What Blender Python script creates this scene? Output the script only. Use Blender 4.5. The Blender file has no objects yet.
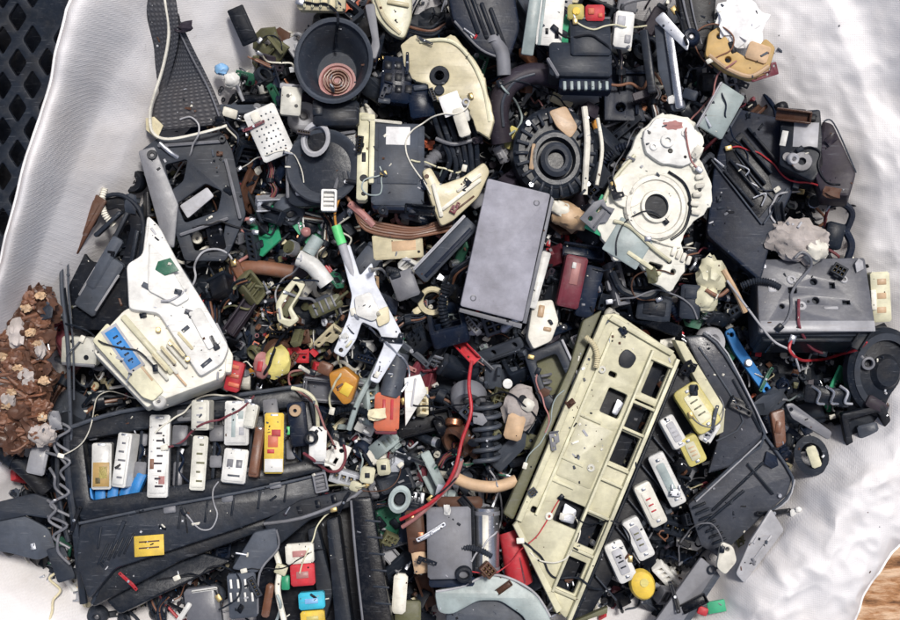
import bpy, bmesh, math, random
from mathutils import Vector, Matrix, noise, Euler
random.seed(7)
S = bpy.context.scene
COL = S.collection
MM = 0.001          # one unit of the drawing below is a millimetre
CAM_H = 1200.0      # camera height above the mean heap level, mm

def at(x, y, z=0.0):
    """a spot seen at (x, y) in the 900x620 view, at height z (mm) above the mean heap level"""
    k = (CAM_H - z) / CAM_H
    return Vector(((x-450)*k, (310-y)*k, z)) * MM

# ------------------------------------------------------------------ materials
MATS = {}
def mat(key, col, rough=0.45, metal=0.0, dust=0.25, bump=0.25, var=0.35, dustcol=(0.30,0.30,0.31), trans=0.0, scale=1.0, spec=0.5):
    m = bpy.data.materials.new(key); m.use_nodes = True
    nt = m.node_tree; N = nt.nodes; L = nt.links
    b = N['Principled BSDF']
    tc = N.new('ShaderNodeTexCoord'); oi = N.new('ShaderNodeObjectInfo')
    add = N.new('ShaderNodeVectorMath'); add.operation = 'ADD'
    cmb = N.new('ShaderNodeCombineXYZ')
    for i in range(3): L.new(oi.outputs['Random'], cmb.inputs[i])
    L.new(tc.outputs['Object'], add.inputs[0]); L.new(cmb.outputs[0], add.inputs[1])
    def nz(sc, det=4, rg=0.6):
        n = N.new('ShaderNodeTexNoise'); n.inputs['Scale'].default_value = sc*scale
        n.inputs['Detail'].default_value = det; n.inputs['Roughness'].default_value = rg
        L.new(add.outputs[0], n.inputs['Vector']); return n
    n1 = nz(45, 5, 0.65); n2 = nz(260, 4, 0.7); n3 = nz(130, 6, 0.75)
    hsv = N.new('ShaderNodeHueSaturation'); hsv.inputs['Color'].default_value = (*col, 1)
    mr = N.new('ShaderNodeMapRange'); mr.inputs['From Min'].default_value = 0.25; mr.inputs['From Max'].default_value = 0.75
    mr.inputs['To Min'].default_value = 1-var; mr.inputs['To Max'].default_value = 1+var
    L.new(n1.outputs['Fac'], mr.inputs['Value'])
    mr2 = N.new('ShaderNodeMapRange'); mr2.inputs['To Min'].default_value = 1-var*0.5; mr2.inputs['To Max'].default_value = 1+var*0.5
    L.new(oi.outputs['Random'], mr2.inputs['Value'])
    mu = N.new('ShaderNodeMath'); mu.operation = 'MULTIPLY'
    L.new(mr.outputs[0], mu.inputs[0]); L.new(mr2.outputs[0], mu.inputs[1]); L.new(mu.outputs[0], hsv.inputs['Value'])
    # dust blotches and fine specks of dirt
    ramp = N.new('ShaderNodeValToRGB'); ramp.color_ramp.elements[0].position = 0.50; ramp.color_ramp.elements[1].position = 0.70
    L.new(n3.outputs['Fac'], ramp.inputs[0])
    md = N.new('ShaderNodeMath'); md.operation = 'MULTIPLY'; md.inputs[1].default_value = dust
    L.new(ramp.outputs[0], md.inputs[0])
    mx = N.new('ShaderNodeMix'); mx.data_type = 'RGBA'; mx.inputs['B'].default_value = (*dustcol, 1)
    L.new(md.outputs[0], mx.inputs['Factor']); L.new(hsv.outputs[0], mx.inputs['A'])
    r2 = N.new('ShaderNodeValToRGB'); r2.color_ramp.elements[0].position = 0.60; r2.color_ramp.elements[1].position = 0.70
    L.new(n2.outputs['Fac'], r2.inputs[0])
    md2 = N.new('ShaderNodeMath'); md2.operation = 'MULTIPLY'; md2.inputs[1].default_value = 0.55
    rb = N.new('ShaderNodeValToRGB'); rb.color_ramp.elements[0].position = 0.48; rb.color_ramp.elements[1].position = 0.62
    n6 = nz(22, 3, 0.6); L.new(n6.outputs['Fac'], rb.inputs[0])
    # grime smears gather in patches, with the specks only inside them
    mA = N.new('ShaderNodeMath'); mA.operation = 'MULTIPLY_ADD'; mA.inputs[2].default_value = 0.0
    L.new(r2.outputs[0], mA.inputs[0]); L.new(rb.outputs[0], mA.inputs[1])
    mB = N.new('ShaderNodeMath'); mB.operation = 'MULTIPLY'; L.new(rb.outputs[0], mB.inputs[0]); L.new(n3.outputs['Fac'], mB.inputs[1])
    mC = N.new('ShaderNodeMath'); mC.operation = 'MAXIMUM'; L.new(mA.outputs[0], mC.inputs[0]); L.new(mB.outputs[0], mC.inputs[1])
    L.new(mC.outputs[0], md2.inputs[0])
    mx2 = N.new('ShaderNodeMix'); mx2.data_type = 'RGBA'; mx2.inputs['B'].default_value = tuple(c*.35+d for c, d in zip(col, (0.022,0.017,0.010)))+(1,)
    L.new(md2.outputs[0], mx2.inputs['Factor']); L.new(mx.outputs['Result'], mx2.inputs['A'])
    # scuffs: thin pale or dark scratches
    mp = N.new('ShaderNodeMapping'); mp.inputs['Scale'].default_value = (60, 700, 300); mp.inputs['Rotation'].default_value = (0.2, 0.3, 0.6)
    L.new(add.outputs[0], mp.inputs[0])
    n5 = N.new('ShaderNodeTexNoise'); n5.inputs['Scale'].default_value = 1; n5.inputs['Detail'].default_value = 2; L.new(mp.outputs[0], n5.inputs['Vector'])
    r5 = N.new('ShaderNodeValToRGB'); r5.color_ramp.elements[0].position = 0.64; r5.color_ramp.elements[1].position = 0.72; L.new(n5.outputs['Fac'], r5.inputs[0])
    m5 = N.new('ShaderNodeMath'); m5.operation = 'MULTIPLY'; m5.inputs[1].default_value = 0.30; L.new(r5.outputs[0], m5.inputs[0])
    mx5 = N.new('ShaderNodeMix'); mx5.data_type = 'RGBA'; L.new(m5.outputs[0], mx5.inputs['Factor']); L.new(mx2.outputs['Result'], mx5.inputs['A'])
    mx5.inputs['B'].default_value = (0.16,0.17,0.19,1) if max(col) < .3 else (0.22,0.18,0.14,1)
    L.new(mx5.outputs['Result'], b.inputs['Base Color'])
    rr_ = N.new('ShaderNodeMapRange'); rr_.inputs['To Min'].default_value = max(0.08, rough-0.15); rr_.inputs['To Max'].default_value = min(1, rough+0.25)
    L.new(n3.outputs['Fac'], rr_.inputs['Value'])
    ro_ = N.new('ShaderNodeMath'); ro_.operation = 'MULTIPLY_ADD'; ro_.use_clamp = True; ro_.inputs[1].default_value = 0.34; L.new(oi.outputs['Random'], ro_.inputs[0])
    ro2 = N.new('ShaderNodeMath'); ro2.operation = 'SUBTRACT'; ro2.inputs[1].default_value = 0.20; L.new(rr_.outputs[0], ro2.inputs[0]); L.new(ro2.outputs[0], ro_.inputs[2]); L.new(ro_.outputs[0], b.inputs['Roughness'])
    b.inputs['Metallic'].default_value = metal
    b.inputs['Specular IOR Level'].default_value = spec
    if trans: b.inputs['Transmission Weight'].default_value = trans
    bp = N.new('ShaderNodeBump'); bp.inputs['Strength'].default_value = bump; bp.inputs['Distance'].default_value = 0.0012
    L.new(n3.outputs['Fac'], bp.inputs['Height']); L.new(bp.outputs[0], b.inputs['Normal'])
    MATS[key] = m; return m

P = dict(
 black=(0.005,0.007,0.012), navy=(0.006,0.012,0.028), coal=(0.010,0.014,0.022), dgrey=(0.023,0.029,0.041),
 grey=(0.056,0.066,0.085), mgrey=(0.15,0.155,0.175), lgrey=(0.36,0.365,0.39), lav=(0.25,0.25,0.29), teal=(0.30,0.36,0.36),
 white=(0.66,0.66,0.635), bone=(0.66,0.64,0.56), cream=(0.60,0.54,0.36), palecream=(0.58,0.56,0.40), darkgreylid=(0.10,0.105,0.125), panelcream=(0.50,0.48,0.335), frost=(0.58,0.61,0.67), oldwhite=(0.60,0.595,0.53),
 yellow=(0.62,0.43,0.05), lemon=(0.55,0.48,0.15), gold=(0.40,0.26,0.09), amber=(0.50,0.22,0.03), orange=(0.50,0.12,0.06),
 red=(0.42,0.02,0.03), wine=(0.14,0.022,0.035), pink=(0.36,0.16,0.15), brown=(0.085,0.042,0.028), rust=(0.17,0.075,0.042), tan=(0.48,0.33,0.20),
 olive=(0.10,0.10,0.05), green=(0.03,0.32,0.16), lime=(0.12,0.62,0.20), pcb=(0.02,0.12,0.07), blue=(0.02,0.19,0.50), sky=(0.22,0.45,0.75), plum=(0.028,0.023,0.033),
 aqua=(0.03,0.40,0.55))
for k_, c_ in P.items():
    lumi = max(c_)
    mat(k_, c_, rough=0.40 if lumi < 0.1 else 0.5, spec=0.2 if lumi < 0.1 else 0.5, dust=0.045 if lumi < 0.1 else 0.14, var=0.3)
mat('steel', (0.52,0.54,0.58), rough=0.34, metal=0.85, dust=0.3)
mat('darksteel', (0.18,0.18,0.19), rough=0.4, metal=0.8, dust=0.35)
mat('copper', (0.55,0.25,0.14), rough=0.4, metal=0.85, dust=0.25)
mat('brass', (0.60,0.45,0.20), rough=0.35, metal=0.85, dust=0.25)
mat('smoke', (0.046,0.051,0.064), rough=0.22, dust=0.08, var=0.25)
mat('paper', (0.78,0.78,0.78), rough=0.8, dust=0.1)
mat('stone', (0.40,0.36,0.34), rough=0.9, dust=0.3, bump=0.8, var=0.4)

def weave_material(name, col, sc, bumpd=0.0006, dirt=0.25, dirtcol=(0.36,0.27,0.18), contrast=0.25):
    m = bpy.data.materials.new(name); m.use_nodes = True
    nt = m.node_tree; N = nt.nodes; L = nt.links; b = N['Principled BSDF']
    tc = N.new('ShaderNodeTexCoord')
    def wave(d, s):
        w = N.new('ShaderNodeTexWave'); w.bands_direction = d; w.inputs['Scale'].default_value = s
        w.inputs['Distortion'].default_value = 0.6; w.inputs['Detail'].default_value = 1
        L.new(tc.outputs['UV'], w.inputs['Vector']); return w
    w1 = wave('X', sc); w2 = wave('Y', sc)
    mul = N.new('ShaderNodeMath'); mul.operation = 'MULTIPLY'
    L.new(w1.outputs['Fac'], mul.inputs[0]); L.new(w2.outputs['Fac'], mul.inputs[1])
    n = N.new('ShaderNodeTexNoise'); n.inputs['Scale'].default_value = 9; n.inputs['Detail'].default_value = 8; n.inputs['Roughness'].default_value = 0.65
    L.new(tc.outputs['Object'], n.inputs['Vector'])
    n2 = N.new('ShaderNodeTexNoise'); n2.inputs['Scale'].default_value = 55; n2.inputs['Detail'].default_value = 6; n2.inputs['Roughness'].default_value = 0.7
    L.new(tc.outputs['Object'], n2.inputs['Vector'])
    r = N.new('ShaderNodeValToRGB'); r.color_ramp.elements[0].position = 0.46; r.color_ramp.elements[1].position = 0.72
    L.new(n.outputs['Fac'], r.inputs[0])
    md = N.new('ShaderNodeMath'); md.operation = 'MULTIPLY'; md.inputs[1].default_value = dirt
    L.new(r.outputs[0], md.inputs[0])
    mx = N.new('ShaderNodeMix'); mx.data_type = 'RGBA'; mx.inputs['A'].default_value = (*col,1); mx.inputs['B'].default_value = (*dirtcol,1)
    L.new(md.outputs[0], mx.inputs['Factor'])
    r2 = N.new('ShaderNodeValToRGB'); r2.color_ramp.elements[0].position = 0.66; r2.color_ramp.elements[1].position = 0.74
    L.new(n2.outputs['Fac'], r2.inputs[0])
    md2 = N.new('ShaderNodeMath'); md2.operation = 'MULTIPLY'; md2.inputs[1].default_value = 0.5*min(1, dirt*3)
    L.new(r2.outputs[0], md2.inputs[0])
    mx2 = N.new('ShaderNodeMix'); mx2.data_type = 'RGBA'; mx2.inputs['B'].default_value = (0.16,0.12,0.09,1)
    L.new(md2.outputs[0], mx2.inputs['Factor']); L.new(mx.outputs['Result'], mx2.inputs['A'])
    dk = N.new('ShaderNodeMix'); dk.data_type = 'RGBA'; dk.blend_type = 'MULTIPLY'
    mrr = N.new('ShaderNodeMapRange'); mrr.inputs['To Min'].default_value = contrast; mrr.inputs['To Max'].default_value = 0
    L.new(mul.outputs[0], mrr.inputs['Value']); L.new(mrr.outputs[0], dk.inputs['Factor'])
    dk.inputs['B'].default_value = (0.2,0.2,0.22,1); L.new(mx2.outputs['Result'], dk.inputs['A'])
    L.new(dk.outputs['Result'], b.inputs['Base Color'])
    b.inputs['Roughness'].default_value = 0.62
    bp = N.new('ShaderNodeBump'); bp.inputs['Strength'].default_value = 0.25 if sc == 150 else 0.5; bp.inputs['Distance'].default_value = bumpd
    L.new(mul.outputs[0], bp.inputs['Height'])
    bp2 = N.new('ShaderNodeBump'); bp2.inputs['Strength'].default_value = 0.35; bp2.inputs['Distance'].default_value = 0.002
    L.new(n2.outputs['Fac'], bp2.inputs['Height']); L.new(bp.outputs[0], bp2.inputs['Normal'])
    L.new(bp2.outputs[0], b.inputs['Normal'])
    MATS[name] = m; return m
weave_material('woven_fabric', (0.69,0.68,0.69), 150, dirt=0.24, contrast=0.015)
weave_material('webbing', (0.075,0.08,0.095), 75, bumpd=0.0015, dirt=0.15, contrast=0.55)
weave_material('webbing_light', (0.30,0.31,0.34), 26, bumpd=0.0015, dirt=0.2, contrast=0.5)

# ------------------------------------------------------------------ 2D helpers (x right, y down, as in the view)
def rot2(x, y, a): c, s = math.cos(a), math.sin(a); return x*c-y*s, x*s+y*c
def rounded(poly, r, n=3):
    if r <= 0: return list(poly)
    out = []; m = len(poly)
    for i in range(m):
        p = Vector(poly[i]); a = Vector(poly[i-1])-p; b = Vector(poly[(i+1) % m])-p
        ra = min(r, a.length*0.45); rb = min(r, b.length*0.45)
        A = p+a.normalized()*ra; B_ = p+b.normalized()*rb
        for k in range(n+1):
            t = k/n; q = A*(1-t)**2 + p*2*t*(1-t) + B_*t*t; out.append((q.x, q.y))
    return out
def rect(x, y, lx, ly, rot=0, r=0):
    a = math.radians(rot); pts = []
    for sx, sy in ((-1,-1),(1,-1),(1,1),(-1,1)):
        dx, dy = rot2(sx*lx/2, sy*ly/2, a); pts.append((x+dx, y+dy))
    return rounded(pts, r)
def circ(x, y, r, n=20, ry=None):
    ry = ry or r
    return [(x+r*math.cos(i*2*math.pi/n), y+ry*math.sin(i*2*math.pi/n)) for i in range(n)]
def jag(poly, amp, step=6, seed=0):
    rg = random.Random(seed); out = []
    for i in range(len(poly)):
        a = Vector(poly[i]); b = Vector(poly[(i+1) % len(poly)]); L_ = (b-a).length; n = max(1, int(L_/step))
        for k in range(n):
            q = a.lerp(b, k/n); out.append((q.x+rg.uniform(-amp, amp), q.y+rg.uniform(-amp, amp)))
    return out
def smooth(pts, n=6):
    P_ = [Vector(p) for p in pts]; out = []
    if len(P_) < 3: return P_
    for i in range(len(P_)-1):
        p0 = P_[max(0, i-1)]; p1 = P_[i]; p2 = P_[i+1]; p3 = P_[min(len(P_)-1, i+2)]
        for k in range(n):
            t = k/n
            out.append(0.5*((2*p1)+(p2-p0)*t+(2*p0-5*p1+4*p2-p3)*t*t+(3*p1-p0-3*p2+p3)*t**3))
    out.append(P_[-1]); return out

def curve_plate(outer, holes, th, bev):
    cu = bpy.data.curves.new('t', 'CURVE'); cu.dimensions = '2D'; cu.fill_mode = 'BOTH'
    for loop in [outer]+list(holes):
        sp = cu.splines.new('POLY'); sp.points.add(len(loop)-1); sp.use_cyclic_u = True
        for p, (x, y) in zip(sp.points, loop): p.co = (x, y, 0, 1)
    bev = min(bev, th*0.35)
    cu.extrude = th/2-bev; cu.bevel_depth = bev; cu.offset = -bev; cu.bevel_resolution = 1
    o = bpy.data.objects.new('t', cu)
    me = bpy.data.meshes.new_from_object(o)
    vs = [v.co.copy() for v in me.vertices]; fs = [tuple(p.vertices) for p in me.polygons]
    bpy.data.objects.remove(o); bpy.data.curves.remove(cu); bpy.data.meshes.remove(me)
    return vs, fs

class B:
    """collects shapes given in view millimetres into one mesh around (cx, cy)"""
    def __init__(s, cx=0, cy=0, k=1.0): s.cx, s.cy, s.k = cx, cy, k; s.v = []; s.f = []; s.mi = []; s.cur = 0
    def put(s, vs, fs):
        o = len(s.v)
        s.v += [((x-s.cx)*s.k*MM, -(y-s.cy)*s.k*MM, z*MM) for x, y, z in vs]
        s.f += [tuple(reversed([i+o for i in f])) for f in fs]; s.mi += [s.cur]*len(fs)
    def box(s, x, y, z, lx, ly, lz, rot=0, bev=0.8, top=1.0):
        bev = min(bev, lx*.3, ly*.3, lz*.3); a = math.radians(rot); vs = []; fs = []
        rings = []
        for zz, ins, sc in ((z, bev, 1), (z+bev, 0, 1), (z+lz-bev, 0, top), (z+lz, bev, top)):
            ring = []
            hx = lx/2*sc; hy = ly/2*sc
            pts = [(-hx+ins+bev, -hy+ins), (hx-ins-bev, -hy+ins), (hx-ins, -hy+ins+bev), (hx-ins, hy-ins-bev), (hx-ins-bev, hy-ins), (-hx+ins+bev, hy-ins), (-hx+ins, hy-ins-bev), (-hx+ins, -hy+ins+bev)]
            for px, py in pts:
                dx, dy = rot2(px, py, a); ring.append(len(vs)); vs.append((x+dx, y+dy, zz))
            rings.append(ring)
        fs.append(tuple(rings[0])); fs.append(tuple(reversed(rings[-1])))
        for r0, r1 in zip(rings, rings[1:]):
            for i in range(8): j = (i+1) % 8; fs.append((r0[j], r0[i], r1[i], r1[j]))
        s.put(vs, fs)
    def plate(s, outer, holes=(), z=0, th=3, bev=0.6):
        # orient consistently
        vs, fs = curve_plate([(x, -y) for x, y in outer], [[(x, -y) for x, y in h] for h in holes], th, bev)
        o = len(s.v)
        s.v += [((v.x-s.cx)*s.k*MM, (v.y+s.cy)*s.k*MM, (v.z+z+th/2)*MM) for v in vs]
        s.f += [tuple(i+o for i in f) for f in fs]; s.mi += [s.cur]*len(fs)
    def lathe(s, x, y, z, prof, seg=28, ry=1.0, rot=0):
        vs = []; fs = []; n = len(prof)
        for i in range(seg):
            a = i*2*math.pi/seg
            for r, h in prof:
                dx, dy = rot2(r*math.cos(a), r*math.sin(a)*ry, math.radians(rot)); vs.append((x+dx, y+dy, z+h))
        for i in range(seg):
            j = (i+1) % seg
            for k in range(n-1): fs.append((i*n+k, i*n+k+1, j*n+k+1, j*n+k))
        s.put(vs, fs)
    def cyl(s, x, y, z, r, h, seg=20, bev=0.6, ri=0):
        s.lathe(x, y, z, [(max(ri, .01), 0), (r, 0), (r, h-bev), (r-bev, h), (max(ri, .01), h)]+([(ri, 0)] if ri else []), seg)
    def tube(s, pts, r, seg=8, sm=6, taper=None, ribs=None):
        P_ = smooth([tuple(p) if len(p) == 3 else (*p, 0) for p in pts], sm) if sm else [Vector(p) for p in pts]
        vs = []; fs = []; n = len(P_); up = Vector((0.1, 0.2, 1)); acc = 0
        for i, p in enumerate(P_):
            t = (P_[min(n-1, i+1)]-P_[max(0, i-1)]).normalized()
            if i: acc += (P_[i]-P_[i-1]).length
            a = t.cross(up)
            if a.length < .05: a = t.cross(Vector((1, 0, 0)))
            a.normalize(); b = t.cross(a).normalized()
            rr = r if taper is None else r+(taper-r)*i/(n-1)
            if ribs: rr *= 1+0.16*(1 if (i % 2) else -1)
            for k in range(seg):
                th = k*2*math.pi/seg; vs.append(tuple(p+a*math.cos(th)*rr+b*math.sin(th)*rr))
        for i in range(n-1):
            for k in range(seg):
                l = (k+1) % seg; fs.append((i*seg+k, i*seg+l, (i+1)*seg+l, (i+1)*seg+k))
        fs.append(tuple(reversed(range(seg)))); fs.append(tuple((n-1)*seg+k for k in range(seg)))
        s.put(vs, fs)
    def blob(s, x, y, z, rx, ry, rz, rough=0.25, seed=0, sub=3, freq=2.2, rot=0):
        bm = bmesh.new(); bmesh.ops.create_icosphere(bm, subdivisions=sub, radius=1)
        off = Vector((seed*3.7, seed*1.3, seed*2.1)); vs = []
        for v in bm.verts:
            q = v.co*(1+rough*noise.fractal(v.co*freq+off, 0.8, 2.0, 3)*1.3)
            dx, dy = rot2(q.x*rx, q.y*ry, math.radians(rot)); vs.append((x+dx, y+dy, z+q.z*rz))
        fs = [tuple(reversed([v.index for v in f.verts])) for f in bm.faces]; bm.free(); s.put(vs, [tuple(reversed(f)) for f in [tuple(f) for f in fs]])
    def mesh(s, name, mats, angle=38):
        me = bpy.data.meshes.new(name); me.from_pydata(s.v, [], s.f)
        me.validate()
        for m in (mats if isinstance(mats, (list, tuple)) else [mats]): me.materials.append(MATS[m])
        if len(me.polygons) == len(s.mi): me.polygons.foreach_set('material_index', s.mi)
        bm = bmesh.new(); bm.from_mesh(me)
        bmesh.ops.remove_doubles(bm, verts=bm.verts, dist=1e-7)
        bmesh.ops.recalc_face_normals(bm, faces=bm.faces)
        bm.to_mesh(me); bm.free()
        me.polygons.foreach_set('use_smooth', [True]*len(me.polygons)); me.set_sharp_from_angle(angle=math.radians(angle)); me.update()
        return me

MASK = []       # outlines of the large things, so that small pieces are strewn between them
LAND = []       # (x, y, phrase) for naming small pieces by what lies beside them
def inpoly(x, y, poly):
    c = False; j = len(poly)-1
    for i in range(len(poly)):
        xi, yi = poly[i]; xj, yj = poly[j]
        if (yi > y) != (yj > y) and x < (xj-xi)*(y-yi)/(yj-yi)+xi: c = not c
        j = i
    return c
CHILD_OF = {'mark': ('window','label','body'), 'print': ('label','body'), 'hole': ('body','housing','socket','plug','panel','upper_cover'), 'board_chip': ('green_board',), 'hub_bore': ('hub_ring',),
 'sticker': ('case','arm'), 'label_border': ('label',), 'screw': ('lid','housing'), 'inner_disc': ('cup',), 'coil': ('cup',), 'rim': ('cup',), 'pin_hole': ('body',), 'bore': ('collar','casting'), 'bolt': ('flare','casting'),
 'rail_slot': ('side_rail',), 'recess': ('block','upper_shell','pad'), 'pin': ('base','connector_face','body'), 'contact_row': ('body',), 'insert': ('cap','cover','board','column','body'), 'solder_row': ('board',), 'pivot': ('arm',), 'divider': ('strip','case'), 'groove': ('channel','body'), 'port': ('body',), 'slot': ('card','cover','body')}
WHOLE = {'body','case','arm','tray','shell','housing','card','flare','block','cup','lump','neck','cap','frame','cover','mark','print','upper_cover','grommet','base','bar','crust','disc','fibres','winding','contact_row','tread'}
class Thing:
    def __init__(s, name, label, cat, cx, cy, z=20, tilt=(0, 0), group=None, mask=None, land=None):
        s.cx, s.cy, s.z = cx, cy, z; s.k = (CAM_H-z)/CAM_H
        o = bpy.data.objects.new(name, None); o.empty_display_size = 0.01; COL.objects.link(o)
        o.location = at(cx, cy, z); o.rotation_euler = (math.radians(tilt[0]), math.radians(tilt[1]), 0)
        o['label'] = label; o['category'] = cat
        if group: o['group'] = group
        s.o = o; s.last = {}
        if mask: MASK.append(mask)
        if land: LAND.append((cx, cy, land))
    def p(s, name, mt, shapes, parent=None, label=None, angle=38):
        if len(shapes) > 1 and name not in WHOLE:      # ribs, screws, teeth and the like: each a part of its own
            return [s.p(name, mt, [sh], parent, label, angle) for sh in shapes][0]
        b = B(s.cx, s.cy, s.k)
        for sh in shapes: getattr(b, sh[0])(*sh[1:-1], **sh[-1]) if isinstance(sh[-1], dict) else getattr(b, sh[0])(*sh[1:])
        o = bpy.data.objects.new(name, b.mesh(name, mt, angle)); COL.objects.link(o)
        if parent is None:
            for up in CHILD_OF.get(name, ()):
                if up in s.last: parent = s.last[up]; break
        if parent is None: s.last[name] = o
        o.parent = parent or s.o
        if label: o['label'] = label
        return o
def single(name, label, cat, mt, cx, cy, z, shapes, tilt=(0, 0), group=None, mask=None, land=None, angle=38):
    t = Thing.__new__(Thing); t.cx, t.cy, t.z = cx, cy, z; t.k = (CAM_H-z)/CAM_H
    b = B(cx, cy, t.k)
    for sh in shapes: getattr(b, sh[0])(*sh[1:-1], **sh[-1]) if isinstance(sh[-1], dict) else getattr(b, sh[0])(*sh[1:])
    o = bpy.data.objects.new(name, b.mesh(name, mt, angle)); COL.objects.link(o)
    o.location = at(cx, cy, z); o.rotation_euler = (math.radians(tilt[0]), math.radians(tilt[1]), 0)
    o['label'] = label; o['category'] = cat
    if group: o['group'] = group
    if mask: MASK.append(mask)
    if land: LAND.append((cx, cy, land))
    return o

# ------------------------------------------------------------------ the setting
def ground_material():
    m = bpy.data.materials.new('brown_ground'); m.use_nodes = True; nt = m.node_tree; N = nt.nodes; L = nt.links; b = N['Principled BSDF']
    tc = N.new('ShaderNodeTexCoord'); mp = N.new('ShaderNodeMapping'); mp.inputs['Scale'].default_value = (14, 60, 14); mp.inputs['Rotation'].default_value = (0, 0, math.radians(-14))
    L.new(tc.outputs['Object'], mp.inputs[0])
    n = N.new('ShaderNodeTexNoise'); n.inputs['Scale'].default_value = 1.1; n.inputs['Detail'].default_value = 8; n.inputs['Roughness'].default_value = .7
    L.new(mp.outputs[0], n.inputs['Vector'])
    r = N.new('ShaderNodeValToRGB'); e = r.color_ramp.elements
    e[0].position = .36; e[0].color = (.10, .045, .02, 1); e[1].position = .60; e[1].color = (.70, .50, .34, 1)
    q = e.new(.47); q.color = (.40, .20, .09, 1)
    L.new(n.outputs['Fac'], r.inputs[0]); L.new(r.outputs[0], b.inputs['Base Color']); b.inputs['Roughness'].default_value = .8
    bp = N.new('ShaderNodeBump'); bp.inputs['Distance'].default_value = .006; L.new(n.outputs['Fac'], bp.inputs['Height']); L.new(bp.outputs[0], b.inputs['Normal'])
    MATS['ground'] = m
ground_material()
def grid_mesh(name, nx, ny, fn, mt, closed=False, thick=0):
    vs = [fn(i/(nx-(0 if closed else 1)), j/(ny-1)) for i in range(nx) for j in range(ny)]
    fs = []
    for i in range(nx if closed else nx-1):
        for j in range(ny-1):
            i2 = (i+1) % nx; fs.append((i*ny+j, i2*ny+j, i2*ny+j+1, i*ny+j+1))
    me = bpy.data.meshes.new(name); me.from_pydata(vs, [], fs); me.materials.append(MATS[mt])
    uv = me.uv_layers.new(name='UVMap')
    for lp in me.loops: c = me.vertices[lp.vertex_index].co; uv.data[lp.index].uv = (c.x+c.z*.4, c.y+c.z*.4)
    me.polygons.foreach_set('use_smooth', [True]*len(me.polygons)); me.update(); return me
GZ = -190
g = bpy.data.objects.new('ground', grid_mesh('ground', 60, 60, lambda u, v: Vector(((u-.5)*5, (v-.5)*5, GZ*MM+0.004*noise.fractal(Vector((u*40, v*40, 0)), .8, 2, 3))), 'ground'))
COL.objects.link(g); g['kind'] = 'structure'

# white woven bag: stations run clockwise from the left; each has a foot under the heap, a crest, a middle, a rim and an outer skirt
ST = [
 ((110,350,-70),(60,330,-8),(20,350,18),(-40,400,30),(-30,400,-150)),
 ((120,285,-70),(82,262,10),(38,266,60),(-6,282,92),(8,270,-150)),
 ((160,235,-70),(112,200,8),(68,196,62),(22,190,118),(40,190,-150)),
 ((215,190,-70),(150,150,2),(98,120,58),(47,95,124),(62,95,-150)),
 ((270,140,-70),(215,90,-8),(140,50,60),(72,4,130),(90,4,-150)),
 ((320,95,-70),(290,30,-20),(215,-30,50),(110,-80,130),(125,-80,-150)),
 ((420,60,-70),(400,-30,-10),(390,-100,40),(380,-170,80),(370,-230,-150)),
 ((620,60,-70),(640,-30,-10),(650,-100,40),(660,-170,80),(680,-230,-150)),
 ((700,90,-70),(730,10,0),(800,-50,40),(900,-120,60),(960,-170,-150)),
 ((740,150,-70),(785,85,2),(860,40,30),(960,-10,60),(1040,-50,-150)),
 ((770,210,-70),(850,170,4),(905,150,30),(980,120,60),(1060,110,-150)),
 ((800,290,-70),(875,250,4),(930,250,30),(1000,250,60),(1070,250,-150)),
 ((820,370,-70),(905,330,4),(945,350,20),(1000,380,40),(1060,390,-150)),
 ((800,400,-70),(893,432,36),(915,470,44),(930,520,22),(905,510,-150)),
 ((760,440,-70),(846,470,44),(868,505,54),(893,545,24),(872,535,-150)),
 ((730,480,-70),(806,535,46),(838,562,56),(862,590,24),(846,580,-150)),
 ((690,520,-70),(752,592,44),(800,612,52),(834,660,24),(822,640,-150)),
 ((620,560,-70),(690,650,20),(720,690,30),(750,730,20),(770,800,-150)),
 ((420,560,-70),(420,650,0),(420,690,20),(420,740,20),(420,800,-150)),
 ((200,560,-70),(200,650,0),(190,690,20),(170,740,20),(150,800,-150)),
 ((90,540,-70),(34,592,-8),(-10,610,10),(-60,650,20),(-110,700,-150)),
 ((60,480,-70),(-14,530,-14),(-40,535,0),(-80,540,10),(-120,560,-150)),
 ((90,410,-70),(30,430,-12),(-10,450,4),(-60,460,18),(-100,470,-150)),
]
def cat(a, b, c, d, t): return 0.5*((2*b)+(c-a)*t+(2*a-5*b+4*c-d)*t*t+(3*b-a-3*c+d)*t**3)
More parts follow.
